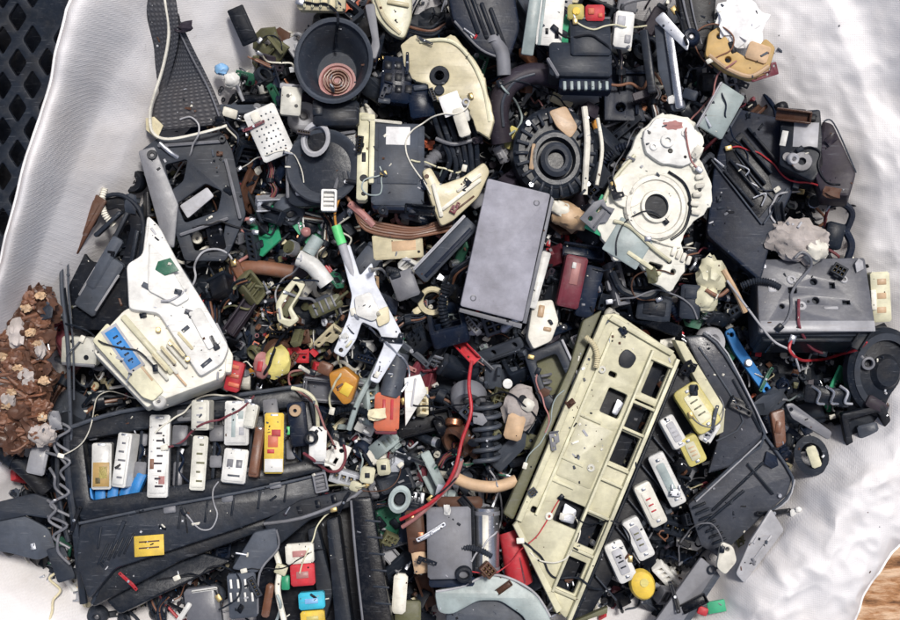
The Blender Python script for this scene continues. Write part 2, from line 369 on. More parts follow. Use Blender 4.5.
def bag_pt(u, v):
    n = len(ST); f = u*n; i = int(f) % n; t = f-int(f)
    row = [cat(Vector(ST[i-1][r]), Vector(ST[i][r]), Vector(ST[(i+1) % n][r]), Vector(ST[(i+2) % n][r]), t) for r in range(5)]
    g_ = v*4; j = min(3, int(g_)); s = g_-j
    q = cat(row[max(0, j-1)], row[j], row[j+1], row[min(4, j+2)], s)
    w = at(q.x, q.y, q.z)/MM
    e = 1 if v < 0.74 else max(0, 1-(v-.74)*3)
    amp = min(1, v*5)*e
    right = 1 if w.x > 180 else 0.8
    z = 11*noise.fractal(Vector((w.x*.009, w.y*.009, 3)), 1.1, 2, 3)*amp*right
    ridge = 1-abs(noise.noise(Vector((u*38, v*3.0, 1.7))))*2
    z += 0.8*ridge*amp
    def cr(f, s_): return 1-2*abs(noise.noise(Vector((w.x*f+w.y*f*.45, w.y*f-w.x*f*.3, s_))))
    z += (6*cr(.012, 7)+3.4*cr(.026, 17)+1.6*cr(.06, 27)*(1 if w.x > 150 else .6))*amp*(1 if w.x > 100 else .55)
    lat = 8*noise.noise(Vector((w.x*.05, w.y*.05, 9.1)))*max(0, min(1, (w.x-180)/80))*max(0, min(1, (-60-w.y)/40))*max(0, 1-abs(v-.3)*4)
    d = Vector((w.x, w.y, 0)).normalized()
    fold = 0.6*math.sin((w.x*.6+w.y*.35)*.09+3*noise.noise(Vector((w.x*.01, w.y*.01, 0))))*amp*(1 if w.x < 0 else .5)
    return Vector((w.x+d.x*lat, w.y+d.y*lat, w.z+z+fold))*MM
me = grid_mesh('bag', 620, 110, bag_pt, 'woven_fabric', closed=True)
bag = bpy.data.objects.new('bulk_bag', None); COL.objects.link(bag)
bag['label'] = 'open white woven bulk bag whose creased sides surround the whole heap of scrap'; bag['category'] = 'bag'
bw = bpy.data.objects.new('fabric_wall', me); COL.objects.link(bw); bw.parent = bag
md = bw.modifiers.new('s', 'SOLIDIFY'); md.thickness = 0.0012
b = B(450, 310); pts = [bag_pt(i/400, 0.75)/MM for i in range(0, 401)]
b.tube([(p.x+450, 310-p.y, p.z) for p in pts], 1.7, 6, 0)
hem = bpy.data.objects.new('hem', b.mesh('hem', 'paper')); COL.objects.link(hem); hem.parent = bag
LAND += [(60,150,'the bag wall'), (860,300,'the bag wall'), (800,520,'the torn bag edge')]

# black lattice crate standing outside the bag
c = Thing('plastic_crate', 'black plastic crate with diamond openings beyond the left bag edge', 'crate', 20, 130, -60, (0, -6))
holes = []
for i in range(-7, 5):
    for j in range(-2, 12):
        x = 17+i*15.6; y = 17+j*45.5+(22.7 if i % 2 else 0)
        if x > 88 or (x > 40 and y < 30): continue
        holes.append(rounded([(x, y-15), (x+10, y), (x, y+15), (x-10, y)], 3.5, 3))
holes = [h for h in holes if min(q[0] for q in h) > -106 and max(q[0] for q in h) < 107 and min(q[1] for q in h) > -96 and max(q[1] for q in h) < 446]
c.p('lattice_panel', 'coal', [('plate', rect(0, 175, 220, 550, 0, 10), holes, -6, 6, {'bev': 1.2})])
c.p('rim', 'dgrey', [('box', 0, -98, -9, 220, 10, 14), ('box', 108, 175, -9, 9, 550, 14), ('box', -109, 175, -9, 9, 550, 14), ('box', 0, 449, -9, 220, 10, 14)])
c.p('inner_floor', 'black', [('box', 0, 175, -100, 214, 544, 4)])
c.p('side_panel', 'black', [('box', 104, 175, -96, 5, 540, 87), ('box', -105, 175, -96, 5, 540, 87)])
LAND.append((20, 100, 'the lattice crate'))

# ------------------------------------------------------------------ bed of fine scrap
HEAP = [(s[1][0], s[1][1]) for s in ST]
def cen(x, y): return min(1.0, max(0, 1-(((x-440)/430)**2+((y-310)/330)**2)))
def bed_z(x, y): return -34+26*cen(x, y)+13*noise.fractal(Vector((x*.02, y*.02, 5)), .9, 2, 3)
bed = grid_mesh('bed', 150, 130, lambda u, v: (lambda x, y: at(x, y, bed_z(x, y)-3))(-20+u*960, -100+v*860), 'coal')
b = B(); b.v = []; 
PAL_D = [('black',9),('navy',5),('coal',7),('dgrey',6),('grey',4),('mgrey',2.5),('lgrey',2.3),('white',1.6),('bone',1.4),('cream',1),('brown',1.2),('rust',.5),('olive',.6),('wine',.5),('orange',.15),('red',.2),('steel',.9),('copper',.4),('plum',2.5),('teal',.5),('pcb',.3),('blue',.12)]
REG = [   # where the heap has a tint of its own
 (300,300,85,55,[('brown',5),('olive',4),('wine',2.5),('rust',2.5),('cream',2),('orange',.6),('tan',1.5),('lgrey',1),('plum',3),('black',3),('bone',2.5),('frost',1)]),
 (290,360,60,40,[('red',1),('orange',1.5),('amber',1),('olive',3),('lemon',.6),('brown',4),('coal',4)]),
 (410,240,60,25,[('rust',4),('tan',4),('pink',2),('cream',3),('brown',3)]),
 (440,340,70,60,[('grey',4),('teal',3),('mgrey',3),('bone',2),('frost',1.5),('pink',1.5),('wine',2),('coal',5),('navy',3),('green',.3),('red',.6)]),
 (400,470,90,50,[('bone',4),('frost',2),('teal',2),('coal',5),('navy',4),('mgrey',2),('lgrey',2),('wine',1)]),
 (520,410,60,60,[('olive',3),('cream',2),('mgrey',3),('brown',3),('coal',5),('tan',1)]),
 (40,350,45,75,[('rust',6),('tan',2),('brown',9),('wine',3),('pink',1),('bone',1)]),
 (240,170,60,60,[('bone',2),('tan',1),('blue',.8),('navy',4),('amber',.6),('wine',2.5),('brown',3),('coal',5)]),
 (580,270,40,60,[('wine',5),('plum',3),('brown',3),('navy',4),('coal',5),('red',1)]),
 (820,440,90,60,[('navy',8),('black',8),('coal',4),('grey',2),('mgrey',1)]),
 (420,90,60,60,[('navy',8),('black',6),('coal',4),('mgrey',1),('blue',.2)]),
 (650,40,60,50,[('plum',4),('mgrey',3),('coal',5),('bone',1),('navy',3)]),
 (450,580,70,40,[('brown',3),('bone',1.5),('coal',4),('wine',1.5),('tan',1.5)]),
]
def pick(x, y, rg):
    for (cx, cy, rx, ry, pal) in REG:
        d = ((x-cx)/rx)**2+((y-cy)/ry)**2
        if d < 1 and rg.random() < 1.25*(1-d): break
    else: pal = PAL_D
    t = rg.uniform(0, sum(w for _, w in pal))
    for m_, w in pal:
        t -= w
        if t <= 0: return m_
    return pal[0][0]
def strew(n, name):
    rg = random.Random(11); mats = list(P)+['steel', 'copper']; idx = {m_: i for i, m_ in enumerate(mats)}
    V = []; F = []; MI = []
    def add(vs, fs, mi):
        o = len(V); V.extend(vs); F.extend([tuple(i+o for i in f) for f in fs]); MI.extend([mi]*len(fs))
    cube = [(-1,-1,-1),(1,-1,-1),(1,1,-1),(-1,1,-1),(-1,-1,1),(1,-1,1),(1,1,1),(-1,1,1)]
    cf = [(0,3,2,1),(4,5,6,7),(0,1,5,4),(1,2,6,5),(2,3,7,6),(3,0,4,7)]
    for _ in range(n):
        x = rg.uniform(-10, 920); y = rg.uniform(-60, 680)
        if not inpoly(x, y, HEAP): continue
        m_ = idx[pick(x, y, rg)]; c = at(x, y, bed_z(x, y)+rg.uniform(-4, 12)); kind = rg.random()
        R = Euler((rg.gauss(0, .6), rg.gauss(0, .6), rg.uniform(0, 6.28))).to_matrix()
        if kind < .55:
            a, bb, cc = rg.uniform(1.2, 7), rg.uniform(1, 4), rg.uniform(.6, 3)
            tp = rg.uniform(.5, 1)
            add([tuple(c+R@Vector((p[0]*a*(tp if p[2] > 0 else 1), p[1]*bb*(tp if p[2] > 0 else 1), p[2]*cc))*MM) for p in cube], cf, m_)
            if rg.random() < .5:   # a raised step on the piece
                q = rg.uniform(-.5, .5)*a
                add([tuple(c+R@Vector((q+p[0]*a*.35, p[1]*bb*.7, cc+p[2]*1.0))*MM) for p in cube], cf, idx[rg.choice(['black', 'grey', 'bone', 'coal', 'mgrey', 'steel'])])
        elif kind < .82:           # bits of wire
            L_ = rg.uniform(6, 26); bend = rg.uniform(-8, 8); r = rg.uniform(.5, 1.1); vs = []; fs = []; k = 7
            for i in range(k):
                t = i/(k-1)-.5; p = Vector((t*L_, bend*(1-4*t*t)*.5, 3*math.cos(t*5)))
                for s_ in range(5): an = s_*1.2566; vs.append(tuple(c+R@(p+Vector((0, math.cos(an)*r, math.sin(an)*r)))*MM))
            for i in range(k-1):
                for s_ in range(5): l = (s_+1) % 5; fs.append((i*5+s_, i*5+l, (i+1)*5+l, (i+1)*5+s_))
            add(vs, fs, m_)
        else:                      # rings, caps and thin flakes
            r = rg.uniform(1.5, 4.5); ri = r*rg.choice([.01, .45, .6]); h = rg.uniform(.8, 3); k = 10; vs = []; fs = []
            for i in range(k):
                an = i*2*math.pi/k
                for rr, hh in ((ri, 0), (r, 0), (r, h), (ri, h)): vs.append(tuple(c+R@Vector((math.cos(an)*rr, math.sin(an)*rr, hh))*MM))
            for i in range(k):
                l = (i+1) % k
                for q in range(4): w = (q+1) % 4; fs.append((i*4+q, l*4+q, l*4+w, i*4+w))
            add(vs, fs, m_)
    # join with the bed surface so it reads as one mass
    o = len(V); V.extend([tuple(v.co) for v in bed.vertices])
    for f in bed.polygons:
        c2 = f.center; px = c2.x/MM+450; py = 310-c2.y/MM
        if inpoly(px, py, HEAP): F.append(tuple(i+o for i in f.vertices)); MI.append(idx['coal'])
    me = bpy.data.meshes.new(name); me.from_pydata(V, [], F)
    for m2 in mats: me.materials.append(MATS[m2])
    me.polygons.foreach_set('material_index', MI); me.update()
    ob = bpy.data.objects.new(name, me); COL.objects.link(ob); return ob
sc_ = strew(15000, 'scrap_fragments')
sc_['label'] = 'bed of tiny plastic and metal fragments and wire ends between the larger scrap pieces'; sc_['category'] = 'scrap'; sc_['kind'] = 'stuff'

# ------------------------------------------------------------------ camera and daylight
cam = bpy.data.cameras.new('camera'); cam.sensor_width = 36; cam.lens = 36*CAM_H/900; cam.clip_start = .05; cam.clip_end = 50
co = bpy.data.objects.new('camera', cam); COL.objects.link(co); co.location = (0, 0, CAM_H*MM); S.camera = co
cam.dof.use_dof = False
w = bpy.data.worlds.new('World'); S.world = w; w.use_nodes = True
nt = w.node_tree; sky = nt.nodes.new('ShaderNodeTexSky'); sky.sky_type = 'NISHITA'; sky.sun_disc = False; sky.dust_density = 4.0; sky.air_density = 0.7
sun_dir = Vector((0.30, 0.50, 1.30)).normalized()   # towards the sun
sky.sun_elevation = math.asin(sun_dir.z); sky.sun_rotation = math.atan2(sun_dir.x, sun_dir.y)
bg = nt.nodes['Background']; bg.inputs['Strength'].default_value = 0.085; nt.links.new(sky.outputs[0], bg.inputs[0])
sl = bpy.data.lights.new('sun', 'SUN'); sl.energy = 2.4; sl.angle = math.radians(10); sl.color = (1, .96, .90)
so = bpy.data.objects.new('sun', sl); COL.objects.link(so); so.rotation_euler = sun_dir.to_track_quat('Z', 'Y').to_euler(); so.location = sun_dir*2
S.view_settings.view_transform = 'Standard'; S.view_settings.look = 'None'; S.view_settings.gamma = 1; S.view_settings.exposure = 0.38

# ------------------------------------------------------------------ the large pieces of scrap
def V_(pts, dx=0, dy=0): return [(x+dx, y+dy) for x, y in pts]
def sheet(pts, z, th, bev=.6): return ('plate', pts, (), z, th, {'bev': bev})
def bx(x, y, z, lx, ly, lz, rot=0, bev=.8): return ('box', x, y, z, lx, ly, lz, rot, bev)
def cy(x, y, z, r, h, seg=20, ri=0): return ('cyl', x, y, z, r, h, {'seg': seg, 'ri': ri})

# --- grey webbing strap, looped over the bag's inside corner
t = Thing('webbing_strap', 'grey woven webbing strap with a white selvedge twisting down the bag wall', 'strap', 175, 70, 34, land='the webbing strap', mask=[(125,-5),(180,-5),(228,130),(150,135)])
def ribbon(name, L_, R_, mt, parent, th=1.6, nu=26):
    Ls = smooth(L_, nu//(len(L_)-1)); Rs = smooth(R_, nu//(len(R_)-1)); n = min(len(Ls), len(Rs)); vs = []; fs = []; m = 9
    for i in range(n):
        for j in range(m):
            q = Ls[i].lerp(Rs[i], j/(m-1)); q = q+Vector((0, 0, 2.2*math.sin(j/(m-1)*math.pi)))
            a = at(q.x, q.y, q.z)-parent.location; vs.append(a)
    for i in range(n-1):
        for j in range(m-1): fs.append((i*m+j, (i+1)*m+j, (i+1)*m+j+1, i*m+j+1))
    me = bpy.data.meshes.new(name); me.from_pydata(vs, [], fs); me.materials.append(MATS[mt]); uv = me.uv_layers.new(name='UVMap')
    for lp in me.loops:
        i, j = divmod(lp.vertex_index, m); uv.data[lp.index].uv = (j/(m-1)*.045, i/n*.13)
    me.polygons.foreach_set('use_smooth', [True]*len(me.polygons)); me.update()
    o = bpy.data.objects.new(name, me); COL.objects.link(o); o.parent = parent
    md = o.modifiers.new('s', 'SOLIDIFY'); md.thickness = th*MM; return o
ribbon('band', [(122,-30,86),(133,10,72),(146,50,50),(157,86,34),(159,112,14)], [(170,-30,92),(177,10,84),(178,40,70),(170,75,50),(158,118,20)], 'webbing', t.o)
ribbon('band', [(177,14,80),(178,42,62),(168,76,46),(154,104,34),(152,132,24)], [(180,20,76),(192,46,60),(205,72,44),(216,96,34),(226,124,24)], 'webbing', t.o)
t.p('selvedge', 'bone', [('tube', [(173,-30,62),(177.5,14,51),(178,42,38),(169,72,24),(155,103,10),(151,118,4),(153,133,-1),(168,139,-2),(200,133,-2),(226,125,-5)], 1.5, {'seg': 6})])
t.p('stitching', 'mgrey', [('tube', [(182,26,44),(196,60,26),(210,90,8),(220,120,-4)], .8, {'seg': 5}), ('tube', [(130,2,42),(142,38,22),(154,78,4)], .8, {'seg': 5})])

single('tag_plate', 'black rectangular plastic tag lying on the white bag at the top', 'tag', 'black', 243, 26, 26, [('box', 243,26,0, 17,38,4,-24,1), ('box', 243,26,3.5, 11,30,1.5,-24,.5)], (8,6), land='the black tag')

# --- grey frame under the strap
t = Thing('grey_bracket_frame', 'grey plastic frame with triangular openings below the webbing strap', 'bracket', 195, 195, 18, (-4, 6), land='the grey bracket frame', mask=[(140,150),(225,132),(240,230),(180,245)])
t.p('frame', 'dgrey', [('plate', rounded([(142,152),(160,138),(222,132),(232,150),(246,215),(226,262),(186,262),(178,238)], 4), [rounded([(166,166),(188,160),(184,182),(172,192)], 3), rounded([(178,205),(206,184),(222,192),(218,212),(186,224)], 3), rounded([(190,232),(226,222),(222,246),(196,252)], 3)], 0, 6, {'bev': 1})])
t.p('arm', 'mgrey', [sheet(rounded([(140,153),(156,148),(180,206),(176,250),(166,246)], 3), 4, 5, 1)])
t.p('web', 'lgrey', [sheet(rounded([(180,206),(207,187),(214,196),(188,219)], 2), -3, 4)])
t.p('rib', 'mgrey', [('box', 190,145,5, 62,3,5,-5), ('box', 233,190,5, 3,62,6,-14), ('box', 205,228,5, 50,3,5,-20)])
t.p('boss', 'coal', [cy(154,157,4,5,7,ri=2), cy(222,140,4,4,6,ri=1.5)])

# --- dark holder and brown strip at the left
t = Thing('dark_module_carrier', 'dark navy carrier tray with a shiny grey bar inside at the left edge', 'carrier', 108, 265, 14, (6, -8), land='the dark carrier tray', mask=[(70,200),(150,200),(150,330),(70,335)])
t.p('tray', 'black', [('plate', rounded([(100,200),(130,196),(150,224),(134,300),(112,330),(70,330),(66,250)], 6), [rounded([(104,212),(124,208),(136,226),(124,262),(92,262),(84,250)], 5)], 0, 5, {'bev': 1})])
t.p('rim', 'coal', [('tube', [(100,200,8),(130,196,8),(150,224,8),(134,300,8),(112,330,8)], 2.2), ('tube', [(66,330,6),(64,250,10),(80,210,10),(100,200,8)], 2.4)])
t.p('bar', 'grey', [('box', 103,284,5, 24,62,9,34,2), ('box', 110,262,9, 12,58,7,34,2)])
t.p('bar_edge', 'lgrey', [('box', 112,292,12, 2.2,44,3,36,.6), ('box', 92,280,12, 2,34,3,34,.6)])
t.p('rib', 'dgrey', [('box', 124,232,4, 4,44,8,30), ('box', 114,224,4, 4,36,8,50), ('box', 140,250,4, 4,40,8,14)])
single('brown_strip', 'flat brown plastic strip leaning beside the dark carrier tray at the left', 'strip', 'brown', 84, 222, 26, [('box', 84,222,0, 24,62,4,32,1), ('box', 84,222,3.5, 16,50,1.5,32,.5)], (0,-14))
single('edge_cable', 'long thin grey cable running down the left side of the heap', 'cable', 'grey', 66, 330, 30, [('tube', [(60,240,-6),(63,290,4),(68,340,2),(70,390,2),(71,440,0)], 2.1), ('tube', [(66,236,-6),(69,290,2),(73,345,0),(74,400,0)], 1.0)])

# --- big white box with blue label
t = Thing('white_module_box', 'large white and cream plastic box with a blue label on its corner', 'module box', 165, 325, 34, (-15, 11), land='the white box with blue label', mask=[(148,222),(228,370),(160,408),(98,352)])
t.p('body', 'bone', [sheet(rounded([(98,350),(128,315),(160,306),(196,345),(226,362),(224,384),(158,409),(146,404)], 5), -22, 48, 3)])
t.p('upper_shell', 'white', [sheet(rounded([(148,220),(160,232),(178,268),(204,312),(228,356),(222,372),(200,386),(160,322),(132,318),(129,272),(144,262)], 5), 2, 32, 3)])
t.p('raised_panel', 'white', [sheet(rounded([(150,250),(166,268),(190,308),(178,316),(150,300)], 3), 33, 5, 1.5), sheet(rounded([(188,322),(200,316),(220,352),(208,360)], 3), 33, 4, 1.2)])
t.p('side_step', 'bone', [sheet(rounded([(166,256),(176,262),(232,362),(230,380),(220,378)], 3), 6, 18, 2), sheet(rounded([(98,356),(104,346),(160,404),(150,412)], 3), -6, 22, 2)])
t.p('yellowed_rib', 'cream', [('box', 186-i*8,350+i*7,33, 22,3,4,50) for i in range(4)])
t.p('recess', 'grey', [('box', 150,296,36, 12,5,1,30,.3), ('box', 186,338,34, 8,4,1,-40,.3), ('box', 206,372,34, 12,4,1,-40,.3)])
t.p('front_lip', 'palecream', [sheet(rounded([(98,348),(112,330),(166,398),(156,408),(146,404)], 3), 24, 6, 1.2), ('box', 150,352,26, 6,74,5,-40)])
t.p('label', 'blue', [('box', 127,356,30, 12,44,.9,-34,.2)])
t.p('mark', 'navy', [('box', 120+i*3.6,345+i*5.6,31, 5,2,.3,-34,.1) for i in range(5)])
t.p('label_border', 'lgrey', [('box', 127,356,29.4, 17,50,.9,-34,.2)])
t.p('terminal', 'brass', [cy(172,352,33,2.6,2), cy(188,368,33,2.6,2), cy(160,338,30,2.6,2.5)])
t.p('clip', 'dgrey', [('box', 213,352,33, 6,16,4,-28), ('box', 191,324,33, 5,7,3,-28)])
t.p('rib', 'oldwhite', [('box', 160+i*9,376+i*-6,29, 3.2,30,4,-40) for i in range(5)])
t.p('groove', 'tan', [('box', 143,372,29.2, 2,40,1,-38,.2), ('box', 176,380,29.2, 2,34,1,-40,.2)])
t = Thing('white_socket_housing', 'small white socket housing tucked under the left end of the big white box', 'socket', 84, 350, 12, (4, -6))
t.p('housing', 'oldwhite', [('box', 84,350,0, 36,28,14,4,2)])
t.p('hole', 'black', [cy(78,340,13.2,2.4,1), cy(92,356,13.2,3,1)])
t.p('lip', 'mgrey', [('box', 84,363,12, 34,3,4,4)])

# --- white square connector with pin rows
t = Thing('white_pin_connector', 'square white connector with rows of small holes turned on its corner', 'connector', 269, 133, 34, (6, 6), land='the square white connector', mask=rect(269,133,34,50,-24))
t.p('body', 'white', [('box', 269,133,-12, 33,52,16,-24,2)])
t.p('pin_hole', 'grey', [cy(269+rot2(i*5,j*6,math.radians(-24))[0], 133+rot2(i*5,j*6,math.radians(-24))[1], 3.6, 1.1, .9, 8) for i in (-2,-1,0,1,2) for j in range(-3,4)])
t.p('latch', 'bone', [('box', 256,118,1, 8,10,5,-24)])
t = Thing('small_white_connector', 'small white connector with two holes behind the square white one', 'connector', 291, 103, 24, (0, 8))
t.p('body', 'oldwhite', [('box', 291,103,0, 20,28,12,4,1.5)]); t.p('hole', 'black', [cy(288,98,11.2,2,1.2), cy(296,108,11.2,2,1.2)]); t.p('flange', 'lgrey', [('box', 292,88,2, 24,5,6,4)])
t = Thing('sky_blue_plug', 'pale blue plug with a white cap by the top left of the heap', 'plug', 228, 74, 16, (5, 5))
t.p('plug', 'sky', [('blob', 222,70,3, 7,6,5, {'rough':.15,'seed':2})]); t.p('cap', 'white', [('blob', 232,80,3, 8,7,5, {'rough':.15,'seed':4})])

# --- dark funnel with coil inside, and the flared horn bracket below it
t = Thing('funnel_housing', 'dark grey funnel housing with a reddish coil at the bottom of its cup', 'funnel', 334, 62, 40, (-10, 0), land='the dark funnel', mask=circ(334,66,42))
t.p('cup', 'dgrey', [('lathe', 334,62,-6, [(0.1,-24),(20,-24),(22,-22),(27,-6),(36,8),(38,9),(38,6),(34,-2),(30,-20),(26,-30),(0.1,-30)], {'seg':40,'ry':1.15})])
t.p('rim', 'grey', [('lathe', 334,62,-6, [(35,8),(38.5,8.6),(39.5,10.5),(37.5,12),(35.2,10.8),(35,8)], {'seg':40,'ry':1.15})])
t.p('inner_disc', 'pink', [('lathe', 335,72,-29, [(0.1,0),(17,0),(19,2),(19,4),(16.5,4),(15.5,2),(0.1,2)], {'seg':30})])
t.p('coil', 'rust', [('tube', [(335+math.cos(a*.7)*(3+a*.34), 72+math.sin(a*.7)*(3+a*.34), -25) for a in range(34)], 1.1, {'sm':2,'seg':6})])
t.p('neck', 'coal', [('box', 336,112,-26, 46,26,20,0,3), ('box', 318,108,-12, 10,16,8)])
t.p('side_bracket', 'mgrey', [sheet(rounded([(364,2),(374,0),(380,46),(376,60),(368,58),(372,40)], 3), -4, 6, 1.2)])
t = Thing('horn_bracket', 'grey flared horn bracket with a ring collar under the dark funnel', 'horn', 322, 165, 26, (-4, -4), land='the flared horn bracket', mask=[(286,128),(358,122),(362,190),(330,208),(288,206)])
t.p('flare', 'grey', [('lathe', 325,168,4, [(.1,-14),(15,-13),(24,-5),(33,6),(36,7.5),(37.5,6),(36,2),(28,-10),(18,-18),(.1,-18)], {'seg':40,'ry':1.0})])
t.p('mounting_foot', 'dgrey', [sheet(rounded([(300,128),(356,120),(360,170),(352,192),(330,206),(294,208),(285,198),(286,160)], 8, 5), -12, 14, 3)])
t.p('collar', 'lgrey', [('lathe', 318,142,7, [(9,-6),(9,2),(13,2),(14.5,8),(12,9.5),(10.5,9),(9,2)], {'seg':26,'ry':1.25,'rot':12})])
t.p('bore', 'black', [('lathe', 318,142,7, [(0.1,2),(9.6,2.4),(9.6,3.2),(.1,3.2)], {'seg':22,'ry':1.25,'rot':12})])
t.p('rib', 'mgrey', [('box', 288,176,0, 3,46,6,-2), ('tube', [(330,156,0),(338,172,-1),(336,190,3)], 2.0), ('box', 298,186,1, 5,6,4,20), ('box', 345,134,1, 22,3,5,-8)])
t.p('bolt', 'steel', [cy(299,194,2,3,3,6), cy(347,183,2,2.6,3,6)])

# --- grey module with white sticker
t = Thing('grey_module', 'dark grey control module with a white sticker and a cream side rail', 'module', 394, 165, 34, (-13, 3), land='the stickered module', mask=[(356,114),(424,120),(424,218),(356,205)])
t.p('case', 'grey', [('box', 398,166,-16, 52,86,24,1,3), ('box', 398,158,7, 40,60,2.5,1,1)])
t.p('sticker', 'paper', [('box', 398,138,9.4, 24,19,.7,1,.2)])
t.p('side_rail', 'palecream', [('box', 363,158,-6, 11,92,14,1,2), ('box', 368,118,6, 14,6,4,0), ('box', 372,152,3, 5,70,6,1)])
t.p('rail_slot', 'black', [cy(364,182,7.4,4,1.2), ('box', 364,160,7.4, 4,10,1.2), cy(364,198,7.4,2.4,1.2)])
t.p('end_clip', 'navy', [('box', 398,207,-10, 50,12,14,2,2), ('box', 384,213,-6, 8,10,9), ('box', 412,213,-6, 8,10,9)])
t.p('top_lip', 'bone', [('box', 385,122,4, 34,3,5,6)])

# --- cream arm and blocks at the top
t = Thing('cream_curved_arm', 'curved cream plastic arm with a dark round hole near the top centre', 'arm', 448, 90, 36, (-4, -6), land='the curved cream arm', mask=[(402,40),(450,35),(490,90),(490,140),(470,140),(440,110)])
t.p('arm', 'cream', [('plate', jag(rounded([(400,44),(414,34),(436,42),(452,34),(470,54),(484,76),(495,122),(490,142),(476,132),(470,112),(460,98),(446,106),(430,98),(428,84),(414,82),(404,66)], 4, 4), .7, 5, 9), [circ(440,77,9)], -4, 9, {'bev':2})])
t.p('edge_rib', 'palecream', [('tube', [(420,42,6),(450,42,6),(470,60,6),(484,90,5),(490,124,4)], 2)])
t.p('bushing', 'coal', [cy(440,77,-3,10,10,ri=5), cy(440,92,2,5,6)])
t.p('sticker', 'paper', [('box', 452,106,5.6, 20,22,.8,-20,.2)])
t.p('foot', 'bone', [('box', 462,124,0, 12,30,8,-18,2)])
t = Thing('cream_top_block', 'cream block with a ribbed top at the frame edge above the dark funnel', 'block', 322, 2, 30, (0, 0))
t.p('block', 'cream', [('box', 322,-4,-8, 48,32,16,2,3)]); t.p('rib', 'palecream', [('box', 306+i*8,-4,7.5, 2.6,28,3,2) for i in range(5)])
t = Thing('cream_hooked_shell', 'tall cream shell with a curled lower edge right of the dark funnel', 'shell', 392, 18, 24, (-5, 4), land='the cream shell')
t.p('shell', 'palecream', [sheet(rounded([(366,-20),(412,-20),(412,20),(404,42),(390,36),(376,20)], 6), -4, 10, 2.5)])
t.p('inner_rib', 'cream', [('tube', [(372,-12,8),(384,20,8),(400,36,6)], 2.2), ('box', 398,6,6, 22,4,4,10)])
t = Thing('cream_elbow_bracket', 'cream v-shaped plastic bracket beside the flat grey plate', 'bracket', 455, 197, 36, (-4, 8), land='the cream elbow bracket', mask=[(420,170),(440,195),(490,160),(490,180),(445,228)])
t.p('bracket', 'cream', [sheet(rounded([(421,172),(430,168),(440,186),(462,178),(484,162),(490,172),(478,198),(452,222),(440,228),(430,204)], 4), -2, 9, 2)])
t.p('rib', 'bone', [('box', 460,196,6, 50,3.5,5,-38), ('box', 436,202,6, 4,34,5,-14), ('box', 468,184,6, 30,3,4,-36)])
t.p('hole', 'brown', [cy(426,178,6.4,2.4,1), ('box', 463,205,6.2, 26,2,1,-38,.2)])

# --- flat grey plate, the smoothest thing in the heap
q = [(487,179),(550,194),(523,322),(460,306)]
t = Thing('flat_grey_plate', 'smooth flat lavender-grey rectangular plate lying tilted in the middle of the heap', 'plate', 505, 250, 62, (3, 4), land='the flat grey plate', mask=q)
t.p('plate', 'lav', [sheet(rounded(q, 2.5), -3, 6, 1.2)])
t.p('dent', 'mgrey', [('lathe', 536, 203, 2.4, [(.1,.3),(1.6,.3),(2.4,.9),(3.2,.7),(3.6,.0)], {'seg':14}), ('lathe', 473, 298, 2.4, [(.1,.3),(1.6,.3),(2.4,.9),(3.2,.7),(3.6,.0)], {'seg':14})])
t.p('edge', 'mgrey', [sheet([(551,196),(554,199),(527,324),(523,323)], -6, 7, .8), sheet([(460,308),(523,324),(522,329),(459,312)], -7, 7, .8)])
single('white_edge_strip', 'narrow white strip standing along the right edge of the flat grey plate', 'strip', 'white', 538, 280, 36, [('box', 538,280,0, 9,58,6,16,1), ('box', 535,292,5, 4,20,2,16)], (0, 10))
t = Thing('bone_corner_block', 'off-white block with a notched top below the flat grey plate', 'block', 540, 322, 30, (-6, 4), land='the off-white notched block')
t.p('block', 'bone', [sheet(rounded([(532,302),(552,300),(558,322),(550,342),(532,350),(526,338)], 3), -10, 18, 2)]); t.p('notch', 'tan', [('box', 540,312,7, 6,12,3,10), ('box', 546,330,7, 8,4,2.5,10)])
t = Thing('tan_foam_lump', 'soft tan foam lump beside the top right corner of the flat grey plate', 'foam', 568, 216, 26, (0,0)); 
t.p('foam', 'tan', [('blob', 568,216,0, 21,13,11, {'rough':.18,'seed':5,'rot':28})]); t.p('crust', 'bone', [('blob', 560,210,5, 12,8,7, {'rough':.2,'seed':8,'rot':28})])

# --- round motor
t = Thing('round_motor', 'dark round motor with concentric rings and a pale metal stay', 'motor', 558, 158, 34, (-5, 5), land='the round motor', mask=circ(556,152,44))
t.p('housing', 'coal', [('lathe', 556,152,-20, [(.1,0),(42,0),(44,4),(43,18),(38,22),(32,22),(31,18),(.1,18)], {'seg':36,'ry':1.08})])
t.p('ring', 'dgrey', [('lathe', 555,160,-2, [(18,0),(26,0),(27,5),(24,8),(20,8),(18,0)], {'seg':34,'ry':1.1}), ('lathe', 555,161,1, [(8,0),(15,0),(16,6),(12,8.5),(9,8),(8,0)], {'seg':28,'ry':1.1})])
t.p('hub', 'black', [('lathe', 555,162,0, [(.1,0),(8.5,0),(8.5,3),(.1,3)], {'seg':20})])
t.p('fin', 'dgrey', [('box', 555+math.cos(a)*34, 154+math.sin(a)*37, -2, 13, 3, 7, math.degrees(a), .6) for a in [i*math.pi/11 for i in range(22)]])
t.p('stay', 'bone', [('tube', [(584,108,8),(586,140,10),(584,170,10),(583,196,6)], 3.2), ('tube', [(598,118,4),(602,150,4),(596,186,4)], 2)])
t.p('cover_tab', 'tan', [sheet(rounded([(548,112),(566,106),(578,128),(570,140),(556,128)], 4), 2, 4, 1), ('box', 532,158,2, 5,26,4,8)])
t.p('screw', 'steel', [cy(528,124,2,3.4,3,6), cy(586,186,6,3,3,6), cy(530,186,2,3,3,6)])
